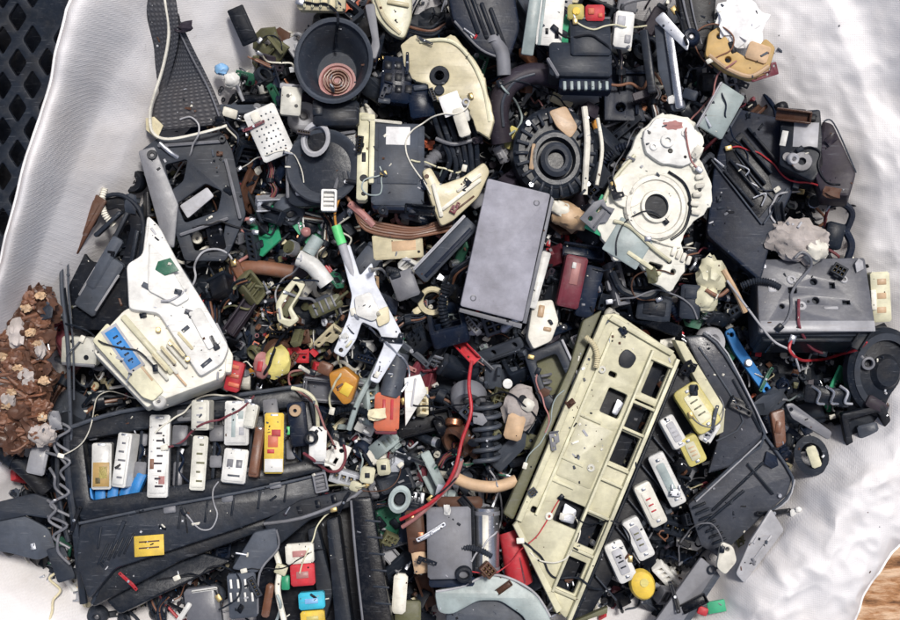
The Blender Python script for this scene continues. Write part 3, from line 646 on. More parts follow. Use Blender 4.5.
t = Thing('arched_duct', 'dark arched duct curving over the left shoulder of the round motor', 'duct', 512, 105, 24, (0, 0), land='the arched duct')
t.p('duct', 'plum', [('tube', [(502,142,-6),(498,112,0),(508,86,2),(532,74,0),(560,78,-6)], 11, {'seg':14})]); t.p('lip', 'grey', [('tube', [(503,128,8),(502,104,12),(514,84,12),(534,76,10)], 1.6)])

# --- relay box, teal card, coloured cubes at the top
t = Thing('grey_relay_box', 'blue-grey relay box with two colored caps behind it at the top', 'relay box', 582, 62, 42, (-14, 0), land='the blue-grey relay box', mask=[(548,28),(612,26),(612,88),(548,88)])
t.p('case', 'dgrey', [('box', 590,40,-14, 40,40,26,0,2), ('box', 580,62,-18, 62,36,26,1,2.5)])
t.p('connector_face', 'navy', [('box', 585,84,-18, 52,14,18,2,2)])
t.p('pin', 'teal', [('box', 564+i*7,88,-2, 3,9,4,0,.5) for i in range(7)])
t.p('edge', 'mgrey', [('box', 590,21,8, 40,2.4,6,0), ('box', 552,72,4, 3,22,6,-28)])
t = Thing('yellow_plug', 'small yellow-green square plug standing left of the red one', 'plug', 575, 14, 38); t.p('cover', 'lemon', [('box', 575,14,0, 16,15,10,0,2)]); t.p('stud', 'yellow', [cy(575,14,9.5,4,2)])
t = Thing('red_plug', 'small red square plug with an orange speck next to the yellow one', 'plug', 594, 15, 38); t.p('cap', 'red', [('box', 594,15,0, 19,16,10,0,2)]); t.p('insert', 'orange', [('box', 590,14,9.5, 6,6,2), ('box', 599,18,9.5, 4,4,2)])
t = Thing('teal_card', 'tall white and pale teal card standing at the top edge', 'card', 542, 22, 34, (4,6), land='the pale teal card')
t.p('card', 'white', [('box', 550,18,0, 26,56,5,4,1)]); t.p('stripe', 'teal', [('box', 531,24,0, 12,64,6,8,1), ('box', 541,20,5, 3,52,1.5,6)]); t.p('slot', 'black', [('box', 556,34,4.6, 4,10,1), ('box', 546,32,4.6,3,6,1)])
t = Thing('white_clip_socket', 'white clip socket right of the blue-grey relay box', 'socket', 621, 32, 30, (0,8)); t.p('body', 'white', [('box', 621,32,0, 19,36,12,6,2)]); t.p('notch', 'lgrey', [('box', 618,24,11.5, 8,10,2,6), ('box', 624,42,11.5, 6,8,2,6)])
# silver rails, right of it
t = Thing('silver_bent_rail', 'shiny bent silver rail leaning at the top right of the relay box', 'rail', 672, 60, 34, (0, -18), land='the silver rail', mask=[(652,12),(668,12),(698,100),(676,112),(656,60)])
t.p('rail', 'steel', [('box', 674,66,0, 8,88,5,-8,1.2), sheet(rounded([(655,20),(664,12),(690,44),(688,54)], 3), 3, 3)])
t.p('backing', 'grey', [sheet(rounded([(654,22),(668,30),(686,110),(672,112),(658,70)], 4), -6, 6, 1)])
t.p('bracket', 'dgrey', [('box', 648,60,-6, 8,64,8,-8), ('box', 690,96,-4, 14,10,8,20)])
t = Thing('black_corner_cover', 'glossy black cover with two thin ribs at the top beside the bag', 'cover', 697, 20, 26, (0,0), mask=[(675,-5),(712,-5),(712,50),(690,50)])
t.p('cover', 'black', [sheet(rounded([(672,-20),(716,-20),(712,34),(700,54),(684,46)], 5), -4, 12, 2)]); t.p('rib', 'mgrey', [('tube', [(678,-12,10),(684,16,10),(694,50,8)], 1.2), ('tube', [(686,-12,10),(692,20,10),(700,46,8)], .9)])
t = Thing('ochre_bracket', 'ochre and orange plastic bracket with drilled holes near the bag edge', 'bracket', 738, 58, 40, (-6, -4), land='the ochre bracket', mask=[(708,30),(770,40),(770,85),(720,80)])
t.p('bracket', 'gold', [('plate', rounded([(708,34),(722,26),(730,50),(748,62),(764,40),(774,50),(766,76),(748,84),(722,74),(704,58)], 4), [circ(719,38,2.8), circ(727,62,3)], 0, 8, {'bev':1.8})])
t.p('rim', 'tan', [('tube', [(708,58,9),(726,72,9),(748,80,9),(766,70,9)], 2.4), ('box', 756,56,6, 22,18,6,20,2)])
t.p('slot', 'black', [('box', 731,50,7, 5,12,2,-20)])
single('white_folded_scrap', 'crumpled white plastic scrap above the ochre bracket', 'plastic scrap', 'paper', 742, 22, 44, [('blob', 742,22,0, 22,26,6, {'rough':.35,'seed':12,'rot':-14})])
t = Thing('pale_grey_panel', 'pale grey flat panel with a white edge between the cream mechanism and navy housing', 'panel', 720, 112, 38, (0, 10), land='the pale grey panel', mask=rect(720,112,30,52,30))
t.p('panel', 'teal', [('box', 720,112,0, 28,50,6,30,1.5)]); t.p('edge', 'lgrey', [('box', 706,106,4, 2.5,52,4,30)])

# --- white mechanism
t = Thing('cream_gear_mechanism', 'large off-white mechanism plate with a round hub, gear teeth and green board', 'mechanism', 650, 205, 42, (-3, 4), land='the off-white mechanism', mask=[(640,118),(700,125),(712,200),(668,292),(600,262),(590,220)])
t.p('base_plate', 'oldwhite', [('plate', jag(rounded([(662,112),(694,118),(706,140),(700,158),(712,180),(712,206),(690,226),(680,240),(686,268),(668,294),(650,282),(636,262),(612,262),(594,226),(604,200),(630,150),(642,128)], 5, 3), 1.2, 5, 3), [circ(668,140,3), circ(672,272,2.5), circ(690,204,2.4), rounded([(648,262),(662,266),(656,276),(646,272)], 2)], -6, 9, {'bev':1.8})])
t.p('hub_ring', 'bone', [('lathe', 654,208,3, [(12,0),(30,0),(32,3),(30,6),(26,6),(25,4),(16,4),(15,8),(12,8),(12,0)], {'seg':40,'ry':1.05})])
t.p('hub_bore', 'black', [('lathe', 654,208,2, [(.1,0),(12.2,0),(12.2,4),(.1,4)], {'seg':26,'ry':1.1})])
t.p('dark_seam', 'coal', [('tube', [(668,172,4),(684,184,4),(690,204,4),(684,228,4),(670,240,4)], 1.5)])
t.p('upper_cover', 'white', [sheet(jag(rounded([(640,136),(656,118),(688,120),(702,140),(696,160),(684,168),(664,166),(646,156)], 6, 3), .8, 6, 5), 2, 7, 1.8), cy(666,142,8.6,7,3,20,3), cy(684,134,8.6,4,2,14,2), cy(652,148,8.6,4,2,14,2)])
t.p('hole', 'black', [cy(669,152,8.8,2.6,.9), cy(684,158,8.8,1.6,.9), cy(648,134,8.8,1.6,.9), cy(700,190,3,1.8,.9), cy(668,262,3,2.6,.9)])
t.p('disc', 'bone', [cy(626,192,3,17,5,26), cy(626,192,7.5,6,1.5,16)])
t.p('tooth', 'bone', [('box', 697+3*math.sin(i*1.1), 168+i*9, 2, 9,5,6,i*6-20,1) for i in range(6)]+[('box', 672+i*5, 252+i*3, 2, 4,9,5,20,.8) for i in range(4)])
t.p('green_board', 'green', [('box', 601,216,-2, 20,38,3,28,.4)])
t.p('board_chip', 'pcb', [('box', 598,222,.8, 8,10,2,28,.4), ('box', 606,206,.8, 7,8,2,28,.4)])
t.p('glazed_panel', 'teal', [('box', 627,244,2, 40,38,3,32,1)])
t.p('rail', 'palecream', [('tube', [(612,222,5),(628,228,6),(650,248,6),(668,262,6)], 2.0), ('tube', [(634,156,5),(612,182,5),(594,222,4)], 2), ('box', 642,264,2, 40,4,5,34)])
t.p('pink_wear_patch', 'pink', [('blob', 672,126,8.6, 10,5,1.4, {'rough':.3,'seed':9})])
t = Thing('black_foot_clamp', 'small black clamp with teeth under the lower end of the off-white mechanism', 'clamp', 636, 284, 30); t.p('clamp', 'coal', [('tube', [(612,272,0),(622,290,2),(646,296,2),(660,286,0)], 4)]); t.p('tooth', 'black', [('box', 632+i*6,282,2, 3.4,9,6,-15) for i in range(3)])

# --- navy finned housing
t = Thing('navy_finned_housing', 'long dark navy housing with thin diagonal ribs right of the mechanism', 'housing', 748, 200, 24, (-8, -6), land='the navy finned housing', mask=[(722,130),(738,105),(800,140),(790,190),(760,280),(712,238)])
t.p('shell', 'navy', [sheet(rounded([(738,106),(786,118),(804,150),(790,196),(772,232),(758,284),(706,236),(714,170),(724,132)], 6), -12, 16, 2.5)])
t.p('well', 'black', [sheet(rounded([(726,148),(742,130),(764,160),(774,200),(756,222),(728,184)], 4), 3, 2, .5)])
t.p('fin', 'coal', [('box', 738+i*6, 190-i*11, 4, 46,2.4,7,52,.5) for i in range(5)])
t.p('rib', 'grey', [('tube', [(712,160,6),(734,190,7),(760,226,6)], .9), ('tube', [(786,190,6),(762,226,7)], 1), ('tube', [(734,150,6),(752,178,7),(776,206,6)], .8), ('tube', [(728,132,7),(742,108,7)], 1.2)])
t.p('spring_clip', 'steel', [('tube', [(736,165,8),(748,172,10),(744,180,8),(756,188,8)], .9), ('tube', [(752,200,8),(764,196,10),(760,208,8)], .9)])
t.p('side_wall', 'dgrey', [sheet([(778,116),(790,120),(808,150),(796,192),(790,190),(798,152)], 2, 8, 1)])

# --- black wedge box with label
t = Thing('wedge_switch_box', 'dark box with a white label and a sloping plum-black side by the right bag wall', 'switch box', 816, 158, 44, (-12, -14), land='the wedge-shaped box', mask=[(780,110),(820,112),(852,178),(838,202),(782,175)])
t.p('body', 'coal', [sheet(rounded([(782,112),(820,110),(824,170),(812,186),(780,168)], 3), -26, 36, 2)])
t.p('sloping_side', 'plum', [sheet(rounded([(822,122),(832,126),(853,178),(846,202),(820,200),(814,180)], 3), -26, 36, 3)])
t.p('side_edge', 'grey', [('tube', [(823,124,11),(833,127,11),(853,178,10)], .8)])
t.p('label', 'lgrey', [('box', 806,137,9.6, 24,26,.8,4,.2)])
t.p('small_label', 'white', [('box', 785,140,9.6, 6,16,.8,12,.2)])
t.p('knob', 'darksteel', [cy(802,166,8,10,6,22,4), cy(788,160,8,5,4,16)])
t.p('cap', 'black', [('box', 796,114,8, 20,8,5,8), ('box', 812,120,8, 8,7,6,8)])
t = Thing('pinkish_stone_lump', 'rough pinkish-grey lump sitting above the grey junction box', 'lump', 798, 240, 36, (0,0), land='the pinkish-grey lump'); t.p('lump', 'stone', [('blob', 798,240,0, 30,21,13, {'rough':.22,'seed':21,'rot':10,'sub':4})]); t.p('crust', 'bone', [('blob', 812,250,4, 15,12,9, {'rough':.25,'seed':3,'rot':20})])
t = Thing('dark_clip_cluster', 'cluster of dark hooked clips against the right bag wall', 'clips', 833, 222, 22); t.p('clip', 'navy', [('tube', [(828,206,0),(840,204,6),(850,214,6),(846,230,2)], 3.5), ('tube', [(842,226,0),(850,244,4),(846,262,2)], 4)]); t.p('plug', 'coal', [('box', 832,236,-2, 18,26,12,14,2)]); t.p('loop', 'lgrey', [('tube', [(824,212,6),(832,202,8),(844,206,8)], 1)])

# --- grey junction box
t = Thing('grey_junction_box', 'grey rectangular junction box with small holes in its lid and a dark front', 'junction box', 812, 320, 34, (-20, 0), land='the grey junction box', mask=[(755,265),(870,265),(870,378),(752,378)])
t.p('lid', 'darkgreylid', [('plate', rounded([(757,262),(866,260),(868,338),(753,340)], 3), [circ(812,286,3.4), circ(812,306,3.4), rounded([(786,292),(794,292),(794,298),(786,298)], 1), rect(842,308,7,4), circ(778,312,2.4), rect(830,290,5,6)], 12, 6, {'bev':1.4})])
t.p('case', 'dgrey', [('box', 811,301,-34, 110,78,45.5,0,3)])
t.p('lid_edge', 'lgrey', [('box', 811,333,17.4, 112,11,1.6,0,.5)])
t.p('front_rib', 'coal', [('box', 811,342,-30, 106,5,36,0,1), ('box', 770,344,-24, 4,6,26), ('box', 852,344,-24, 4,6,26)])
t.p('boss', 'lgrey', [cy(790,284,17,5,2.4,16,2), cy(842,284,17,4,2.4,16,2), cy(797,312,17,5,2.4,16,2), ('box', 770,290,17, 8,14,2), ('box', 826,314,17, 14,3,2)])
t.p('screw', 'steel', [cy(764,270,17,3,1.8,6), cy(860,270,17,3,1.8,6)])
t = Thing('cream_end_connector', 'tall cream connector plugged against the right end of the grey junction box', 'connector', 878, 297, 30); t.p('body', 'palecream', [('box', 878,297,-6, 19,50,16,-3,2)]); t.p('slot', 'tan', [('box', 878,282+i*14,9.4, 9,6,1,-3,.3) for i in range(3)]); t.p('latch', 'bone', [('box', 870,300,6, 5,20,6,-3)])
t = Thing('ringed_black_pump', 'round black pump body cut by the right frame edge', 'pump', 884, 372, 14, (0,8), land='the round black pump', mask=circ(884,372,34))
t.p('body', 'coal', [('lathe', 882,372,-10, [(.1,0),(36,0),(40,6),(39,14),(34,18),(30,14),(16,16),(12,22),(.1,22)], {'seg':36,'ry':1.15})]); t.p('ring', 'dgrey', [('lathe', 882,372,6, [(28,0),(33,0),(34,3),(28,3),(28,0)], {'seg':36,'ry':1.15})]); t.p('port', 'plum', [('box', 870,404,4, 22,12,10,30,2)])
single('grey_hook_wire', 'thin bare grey wire crossing the corner of the grey junction box', 'wire', 'lgrey', 775, 335, 58, [('tube', [(732,280,-20),(752,312,-6),(772,340,2),(792,352,0),(804,372,-14)], 1.2)])
t = Thing('cream_taped_lump', 'yellowish cream taped lump with a brown strap below the mechanism', 'lump', 716, 290, 28, (0,0), land='the cream taped lump'); t.p('lump', 'palecream', [('blob', 712,276,0, 15,18,9, {'rough':.25,'seed':31}), ('blob', 706,298,0, 12,14,8, {'rough':.25,'seed':33})]); t.p('strap', 'tan', [('tube', [(722,270,6),(734,292,8),(744,312,4)], 3)]); t.p('tie', 'rust', [('tube', [(704,290,8),(716,296,10),(726,290,8)], 2)])
single('blue_grey_block', 'blue-grey square block left of the cream taped lump', 'block', 'dgrey', 688, 302, 18, [('box', 688,302,0, 20,34,14,4,2), ('box', 688,294,13, 12,10,3,4,1)])
t = Thing('grey_square_pad', 'dull grey-green square pad above the top corner of the cream fuse panel', 'pad', 653, 308, 14); t.p('pad', 'dgrey', [('box', 653,308,0, 34,26,9,8,2)]); t.p('recess', 'coal', [('box', 653,308,8.5, 22,14,2,8)])

# --- cream fuse panel (largest single piece)
U = Vector((-90, 204)).normalized(); W = Vector((U.y*-1, U.x))*-1   # along the panel, and across it to the right
O_ = Vector((604, 314))
def pp(a, b_): p = O_+U*a+W*b_; return (p.x, p.y)
def pr(a, b_, la, lb, r=0): return rounded([pp(a-la/2, b_-lb/2), pp(a-la/2, b_+lb/2), pp(a+la/2, b_+lb/2), pp(a+la/2, b_-lb/2)], r)
ang = math.degrees(math.atan2(U.y, U.x))
mask = [(604,314),(680,346),(724,415),(600,620),(512,520)]
t = Thing('cream_fuse_panel', 'large cream fuse panel with rows of black openings lying diagonally at lower right', 'fuse panel', 610, 465, 40, (-3, 5), land='the cream fuse panel', mask=mask)
outer = rounded([pp(0,0), pp(-6,12), pp(6,78), pp(10,86), pp(292,84), pp(286,70), pp(226,4), pp(222,0)], 4)
hs = [pr(40,74,34,17,1), pr(80,73,30,20,1), pr(116,72,32,21,1), pr(204,72,30,22,1), pr(250,70,32,22,1),
      pr(78,44,26,20,2), pr(128,22,6,8,2), pr(124,38,28,12,5), pr(196,46,24,26,2), pr(206,12,6,6,2), pr(52,32,5,8,2)]
t.p('panel', 'panelcream', [('plate', outer, hs, 0, 7, {'bev':1.5})])
t.p('underside', 'black', [sheet(rounded([pp(6,6), pp(10,80), pp(278,78), pp(222,8)], 4), -16, 12, 1)])
t.p('left_wall', 'panelcream', [sheet([pp(2,-1), pp(2,5), pp(222,5), pp(222,-1)], 4, 8, 1.5), sheet([pp(-2,8), pp(4,6), pp(12,78), pp(6,80)], 4, 7, 1.5), sheet([pp(222,0), pp(228,-2), pp(290,72), pp(284,76)], 4, 7, 1.5)])
t.p('long_rib', 'palecream', [sheet([pp(14,14), pp(14,17), pp(210,17), pp(210,14)], 6, 4, .8), sheet([pp(14,58), pp(14,61), pp(272,61), pp(272,58)], 6, 7, 1), sheet([pp(12,84), pp(12,88), pp(292,88), pp(292,84)], 4, 9, 1)])
t.p('cross_rib', 'panelcream', [sheet([pp(a,60), pp(a,86), pp(a+3,86), pp(a+3,60)], 6, 5, .8) for a in (20,67,95,134,150,184,224,268)]+[sheet([pp(a,16), pp(a,40), pp(a+3,40), pp(a+3,16)], 6, 3, .7) for a in (100,146,170)])
t.p('tinted_field', 'panelcream', [sheet(rounded([pp(104,18), pp(104,56), pp(166,56), pp(166,18)], 3), 6.4, 1.2, .3)])
t.p('dark_leaf', 'coal', [sheet(rounded([pp(22,34), pp(26,48), pp(40,46), pp(42,34), pp(32,30)], 5), 7, 2, .5)])
t.p('metal_tab', 'steel', [sheet(rounded([pp(188,38), pp(190,52), pp(204,54), pp(206,40)], 2), 4.5, 2, .5), sheet(rounded([pp(72,46), pp(74,54), pp(88,52), pp(88,46)], 2), 4.5, 2, .5)])
t.p('grime_edge', 'olive', [sheet(rounded([pp(-4,-2), pp(14,-16), pp(64,-10), pp(222,-14), pp(224,-2)], 3), -8, 10, 1.5)])
t.p('boss', 'oldwhite', [('cyl', *pp(206,28), 6.5, 4, 2.4, {'ri':1.6,'seg':14}), ('cyl', *pp(146,48), 6.5, 4, 2.4, {'ri':1.6,'seg':14}), ('cyl', *pp(52,20), 6.5, 4, 2.4, {'ri':1.6,'seg':14})])
t = Thing('black_fuse_carrier', 'black fuse carrier strip along the right side of the cream fuse panel', 'fuse carrier', 650, 500, 30, (-2, 6))
t.p('strip', 'black', [sheet(rounded([pp(20,90), pp(16,112), pp(34,134), pp(60,132), pp(90,122), pp(200,116), pp(292,104), pp(296,90)], 4), -10, 14, 2)])
t.p('divider', 'dgrey', [sheet([pp(a,93), pp(a+2,93), pp(a+2+14,122), pp(a+14,122)], 3, 7, .6) for a in (92,122,158,188,214,240)])
t.p('frame_rail', 'panelcream', [sheet([(672,340),(682,342),(724,410),(716,416),(700,392),(682,360)], 2, 14, 1.5), sheet([(716,410),(724,410),(722,432),(714,436)], 2, 12, 1.5)])
t.p('carrier_frame', 'olive', [sheet([pp(292,88), pp(292,92), pp(270,118), pp(264,116)], 2, 9, 1)])
t.p('rail', 'coal', [('tube', [(*pp(20,90), 6), (*pp(160,91), 7), (*pp(294,90), 6)], 1.8, {'sm':3})])
def long_fuse(x, y, lx, ly, rot, body, mark, label, z=46, win='lgrey'):
    t = Thing('long_fuse', label, 'fuse', x, y, z, ((x*7)%17-10, (y*5)%19-9), group='long fuses beside the cream panel')
    t.p('body', body, [sheet(rect(x, y, lx, ly, rot, min(lx, ly)*.22), -6, 10, 1.6)])
    t.p('window', win, [sheet(rect(x, y, lx*.62, ly*.5, rot, 2), 3.6, 1.2, .3)])
    a = math.radians(rot); t.p('end_terminal', 'steel', [('box', x+math.cos(a)*s*lx*.38, y+math.sin(a)*s*lx*.38, 3.4, 3, 4, 1.6, rot, .4) for s in (-1, 1)])
    t.p('mark', mark, [('box', x+math.cos(a)*d, y+math.sin(a)*d, 4.6, 1.6, ly*.3, .4, rot, .1) for d in (-lx*.14, 0, lx*.14)])
long_fuse(697,408,50,28,58,'lemon','olive','wide lemon-yellow fuse at the top end of the black carrier', win='palecream')
long_fuse(709,431,24,14,-60,'white','grey','short white fuse tip leaning against the wide yellow fuse')
long_fuse(673,432,34,16,62,'white','lgrey','short white fuse just left of the wide yellow fuse')
long_fuse(692,450,30,20,64,'lemon','tan','small dull yellow fuse under the wide yellow one', win='palecream')
long_fuse(667,479,56,17,64,'white','teal','longest white fuse in the middle of the black carrier', win='teal')
long_fuse(650,504,46,18,64,'bone','red','off-white fuse with reddish specks below the longest fuse', win='bone')
long_fuse(638,538,44,18,64,'white','olive','white fuse with a grey window, third from the carrier bottom', win='lgrey')
long_fuse(620,561,42,20,66,'white','coal','white fuse with dark dots at the lower end of the carrier', win='lgrey')
t = Thing('yellow_button', 'round bright yellow button at the lower tip of the black fuse carrier', 'button', 642, 584, 46); t.p('cap', 'yellow', [('lathe', 642,584,-4, [(.1,0),(12,0),(13,4),(11,9),(7,11),(.1,11)], {'seg':24,'ry':1.25,'rot':-20})]); t.p('window', 'lemon', [cy(643,581,6.6,4.5,1.2)])

# --- smoky grey cover right of the panel
t = Thing('smoky_cover_tray', 'smoky dark grey open cover tray right of the cream fuse panel', 'cover', 735, 440, 22, (5, -6), land='the smoky cover tray', mask=[(692,340),(715,346),(790,478),(776,512),(716,570),(692,520)])
t.p('upper_tray', 'smoke', [sheet(rounded([(684,336),(712,334),(724,350),(765,432),(738,464),(708,474),(724,416)], 2), -6, 10, 2)])
t.p('lower_tray', 'smoke', [sheet(rounded([(762,434),(792,476),(786,496),(766,514),(720,560),(702,548),(689,506),(736,462)], 2), -10, 12, 2)])
t.p('rim', 'grey', [('tube', [(702,332,6),(724,354,6),(763,432,6),(735,462,5),(696,500,3)], 1.5, {'sm':3}), ('tube', [(763,434,5),(791,476,4),(785,498,3),(764,516,2)], 1.5, {'sm':3}), ('tube', [(698,346,5),(716,372,5),(742,420,5),(716,440,5)], 1.0, {'sm':3})])
t.p('bright_edge', 'lgrey', [('tube', [(704,330,7),(726,352,7),(765,431,7)], .8, {'sm':3}), ('tube', [(763,436,6),(735,464,6),(697,502,4)], .8, {'sm':3}), ('tube', [(793,478,5),(787,499,4),(766,516,3)], .8, {'sm':3})])
t.p('inner_rib', 'dgrey', [('box', 746,404,2, 2.5,60,5,-28), ('box', 738,486,1, 70,2.6,5,-45), ('box', 760,478,1, 2.6,40,5,-40), ('box', 722,510,1, 60,2.6,5,-42)])
t.p('ribbed_lip', 'coal', [('box', 700+i*3.4,506+i*6,2, 14,2.2,4,-24,.5) for i in range(8)])
t.p('corner_pin', 'steel', [cy(779,495,2,2.2,3,8)])
single('pale_blade_panel', 'pale grey blade-shaped plate at the lower right beside the torn bag edge', 'plate', 'lgrey', 762, 545, 34, [sheet(rounded([(770,508),(784,530),(742,582),(733,572),(748,540)], 3), 0, 4, 1), ('box', 760,548,3.6, 3,34,2,38,.6)], (0, 8), land='the pale blade plate')
single('cream_hole_tab', 'cream tab with one dark hole below the smoky cover tray', 'tab', 'bone', 726, 557, 36, [('plate', rounded([(720,540),(732,545),(736,560),(724,574),(715,566)], 4), [circ(726,548,2)], 0, 6, {'bev':1.2})])
single('orange_wedge_piece', 'orange-brown wedge standing right of the smoky cover tray', 'wedge', 'rust', 773, 427, 26, [sheet(rounded([(768,412),(782,408),(784,442),(774,448)], 3), 0, 9, 1.5), ('box', 776,426,8.5, 6,12,2,8,.5)])
single('grey_flat_lever', 'long grey lever arm among the dark scrap near the right bag edge', 'lever', 'mgrey', 808, 421, 22, [('plate', rounded([(783,404),(790,402),(832,432),(828,440),(790,418)], 3), [circ(789,409,1.8)], 0, 4, {'bev':1}), ], (0,6))
t = Thing('cream_ring_grommet', 'cream oval grommet in a dark ring near the right bag edge', 'grommet', 812, 456, 24); t.p('grommet', 'palecream', [('box', 812,456,2, 10,22,6,-20,2)]); t.p('ring', 'coal', [('lathe', 810,455,0, [(9,0),(16,0),(17,5),(11,6),(9,0)], {'seg':24,'ry':1.2,'rot':-20})])
single('white_clip_piece', 'little white bar clip lying just above the torn bag edge', 'clip', 'white', 801, 511, 24, [('box', 801,511,0, 24,8,6,-8,1.5), ('box', 796,508,5, 5,5,4,-8,1)])
t = Thing('dark_open_box', 'dark open-topped box with grey walls against the lower right bag edge', 'box', 862, 440, 14, (4, -5), mask=[(835,405),(888,400),(880,450),(845,462)])
t.p('shell', 'black', [('plate', rounded([(838,412),(880,402),(892,430),(872,452),(848,462)], 4), [rounded([(846,418),(874,410),(882,428),(866,442),(852,446)], 3)], 0, 12, {'bev':1.5})]); t.p('floor', 'coal', [sheet(rounded([(842,416),(878,406),(886,430),(868,448),(850,454)], 3), -3, 3)]); t.p('plug', 'grey', [('box', 866,430,2, 20,16,9,-14,2)])
t = Thing('silver_spring_clips', 'three small silver spring clips below the grey junction box', 'clips', 828, 395, 22); t.p('clip', 'steel', [('tube', [(812+i*14,386,0),(818+i*14,392,5),(816+i*14,402,3),(824+i*14,404,0)], 1.6) for i in range(3)]); t.p('base', 'coal', [('box', 828,396,-6, 46,18,7,8,2)])

# --- long black fuse box, lower left
q = [(64,428),(110,410),(200,398),(308,384),(322,470),(330,500),(210,545),(88,606),(70,540)]
t = Thing('black_fuse_box', 'long black fuse box with white and yellow fuses standing in it at lower left', 'fuse box', 195, 490, 26, (-10, 2), land='the long black fuse box', mask=q)
t.p('case', 'coal', [('plate', rounded([(68,430),(120,414),(210,402),(304,388),(316,440),(322,472),(240,492),(160,506),(86,520),(72,480)], 5), [rounded([(84,440),(180,424),(292,408),(304,462),(200,482),(94,500)], 4)], -12, 22, {'bev':1.6})])
t.p('well', 'black', [sheet([(80,434),(298,404),(308,468),(90,506)], -14, 6, 1)])
t.p('front_panel', 'dgrey', [sheet(rounded([(84,522),(160,506),(250,490),(324,474),(318,500),(240,528),(120,566),(96,596),(82,560)], 5), -20, 26, 2.5)])
t.p('front_step', 'coal', [sheet(rounded([(92,560),(200,534),(280,510),(280,524),(180,560),(96,604)], 4), -34, 26, 2), sheet(rounded([(96,588),(200,552),(230,560),(120,612)], 4), -46, 24, 2)])
t.p('rim', 'grey', [('tube', [(66,430,11),(120,413,12),(210,400,12),(306,386,11)], 2.2, {'sm':4}), ('tube', [(306,386,11),(318,440,11),(324,474,8)], 1.8, {'sm':4}), ('tube', [(84,522,8),(160,507,9),(250,491,9),(322,475,8)], 1.6, {'sm':4})])
t.p('latch_arm', 'dgrey', [('tube', [(68,432,10),(72,480,8),(80,530,4),(86,600,-14)], 4), ('tube', [(58,440,4),(60,490,2),(72,540,0)], 2.5), ('tube', [(128,520,8),(112,560,2),(96,600,-10)], 2)])
t.p('divider', 'dgrey', [('box', x_, y_, -10, 3, 62, 16, 2) for x_, y_ in ((140,462),(178,456),(214,448),(250,442),(300,430))])
t.p('cross_bar', 'grey', [('box', 216,482,-6, 44,5,10,-8), ('box', 120,492,-6, 40,4,10,-10), ('box', 204,412,-4, 20,5,10,-8)])
t.p('label', 'yellow', [('box', 153,544,6.5, 29,20,.8,-4,.2)])
t.p('print', 'brown', [('box', 153,540+i*6,7.4, 20,1.4,.3,-4,.1) for i in range(2)])
t.p('socket_block', 'mgrey', [('box', x_, y_, -5, 9+i_%3*3, 12+i_%4*4, 10+i_%3*3, 4-i_, 1.2) for i_, (x_, y_) in enumerate(((142,440),(141,470),(180,436),(178,474),(216,462),(217,434),(290,450),(252,480),(184,416),(150,500),(228,492),(270,412),(92,434),(126,424)))])
t.p('terminal_clip', 'steel', [('box', x_, y_, 1, 3.5, 7, 2, i_*17, .4) for i_, (x_, y_) in enumerate(((143,452),(181,452),(214,446),(291,438),(138,486),(252,470)))])
t.p('wire_lead', 'navy', [('tube', [(x_,y_,0),(x_+8,y_+10,8),(x_+4,y_+22,4),(x_+16,y_+34,6)], 1.3) for x_, y_ in ((136,440),(176,450),(212,440),(288,430),(84,470))])
t.p('panel_rib', 'coal', [('box', 104+i*26, 536-i*6.3, 4, 2.2, 22, 3.5, 6, .5) for i in range(8) if i not in (1, 2)])
t.p('lug', 'mgrey', [('box', 172,509,5, 12,7,4,-6), ('box', 186,416,6, 10,6,5,-6), ('box', 276,486,6, 12,6,4,-8)])
t.p('panel_seam', 'black', [('tube', [(186,508,6.4),(190,532,6.4)], .8, {'sm':2})])
t.p('vent', 'coal', [('box', 108+i*5,552+i*-2,5.5, 2,22,2,24,.4) for i in range(6)])
def block_fuse(x, y, lx, ly, rot, body, label, marks=(), z=40, top='white'):
    rot += ((x*13+y*7) % 9-4)*1.1
    t = Thing('block_fuse', label, 'fuse', x, y, z, (-8+(x*3)%11-5, (y*7)%23-11), group='block fuses standing in the long black fuse box')
    t.p('body', body, [('box', x, y, -16, lx, ly, 20, rot, 1.5), ('box', x, y, 3, lx*.8, ly*.9, 3, rot, 1)])
    a = math.radians(rot)
    for dx, dy, w_, h_, m_ in marks:
        ex, ey = rot2(dx, dy, a); t.p('mark', m_, [('box', x+ex, y+ey, 5.6, w_, h_, .6, rot, .15)])
    ex, ey = rot2(0, -ly*.46, a); t.p('blade', 'steel', [('box', x+ex, y+ey, 2, lx*.4, 3, 3, rot, .4)])
    return t
bars = lambda n, l, m_: [(0 if i % 2 else 1.5, -l/2+l*i/(n-1), 4+2*(i % 3), 2, m_) for i in range(n)]
block_fuse(102,466,19,46,-3,'white','white block fuse with a mustard lower half, first from the left', [(0,8,16,24,'gold'),(2,6,8,12,'lemon'),(-3,14,5,6,'olive')])
block_fuse(123,460,15,54,5,'white','plain white block fuse leaning right, second from the left', bars(5,34,'mgrey'))
block_fuse(159,456,20,82,2,'white','tallest white block fuse with dark and reddish marks', bars(9,60,'plum')+[(-6,8,4,10,'rust'),(4,24,6,8,'pink')])
block_fuse(201,415,18,30,3,'oldwhite','short white block fuse at the back of the fuse box', bars(3,14,'lgrey'))
block_fuse(199,463,15,54,3,'oldwhite','narrow off-white block fuse below the short one', bars(5,36,'olive'))
block_fuse(237,423,24,44,2,'white','wide white block fuse with a pale teal mark', [(-3,0,4,28,'teal'),(4,-8,5,8,'teal'),(5,8,5,8,'lgrey')])
block_fuse(235,466,24,34,2,'white','squarish white block fuse with grey figures below the wide one', [(-5,-2,6,8,'mgrey'),(4,-2,6,8,'mgrey'),(0,10,12,2,'grey')])
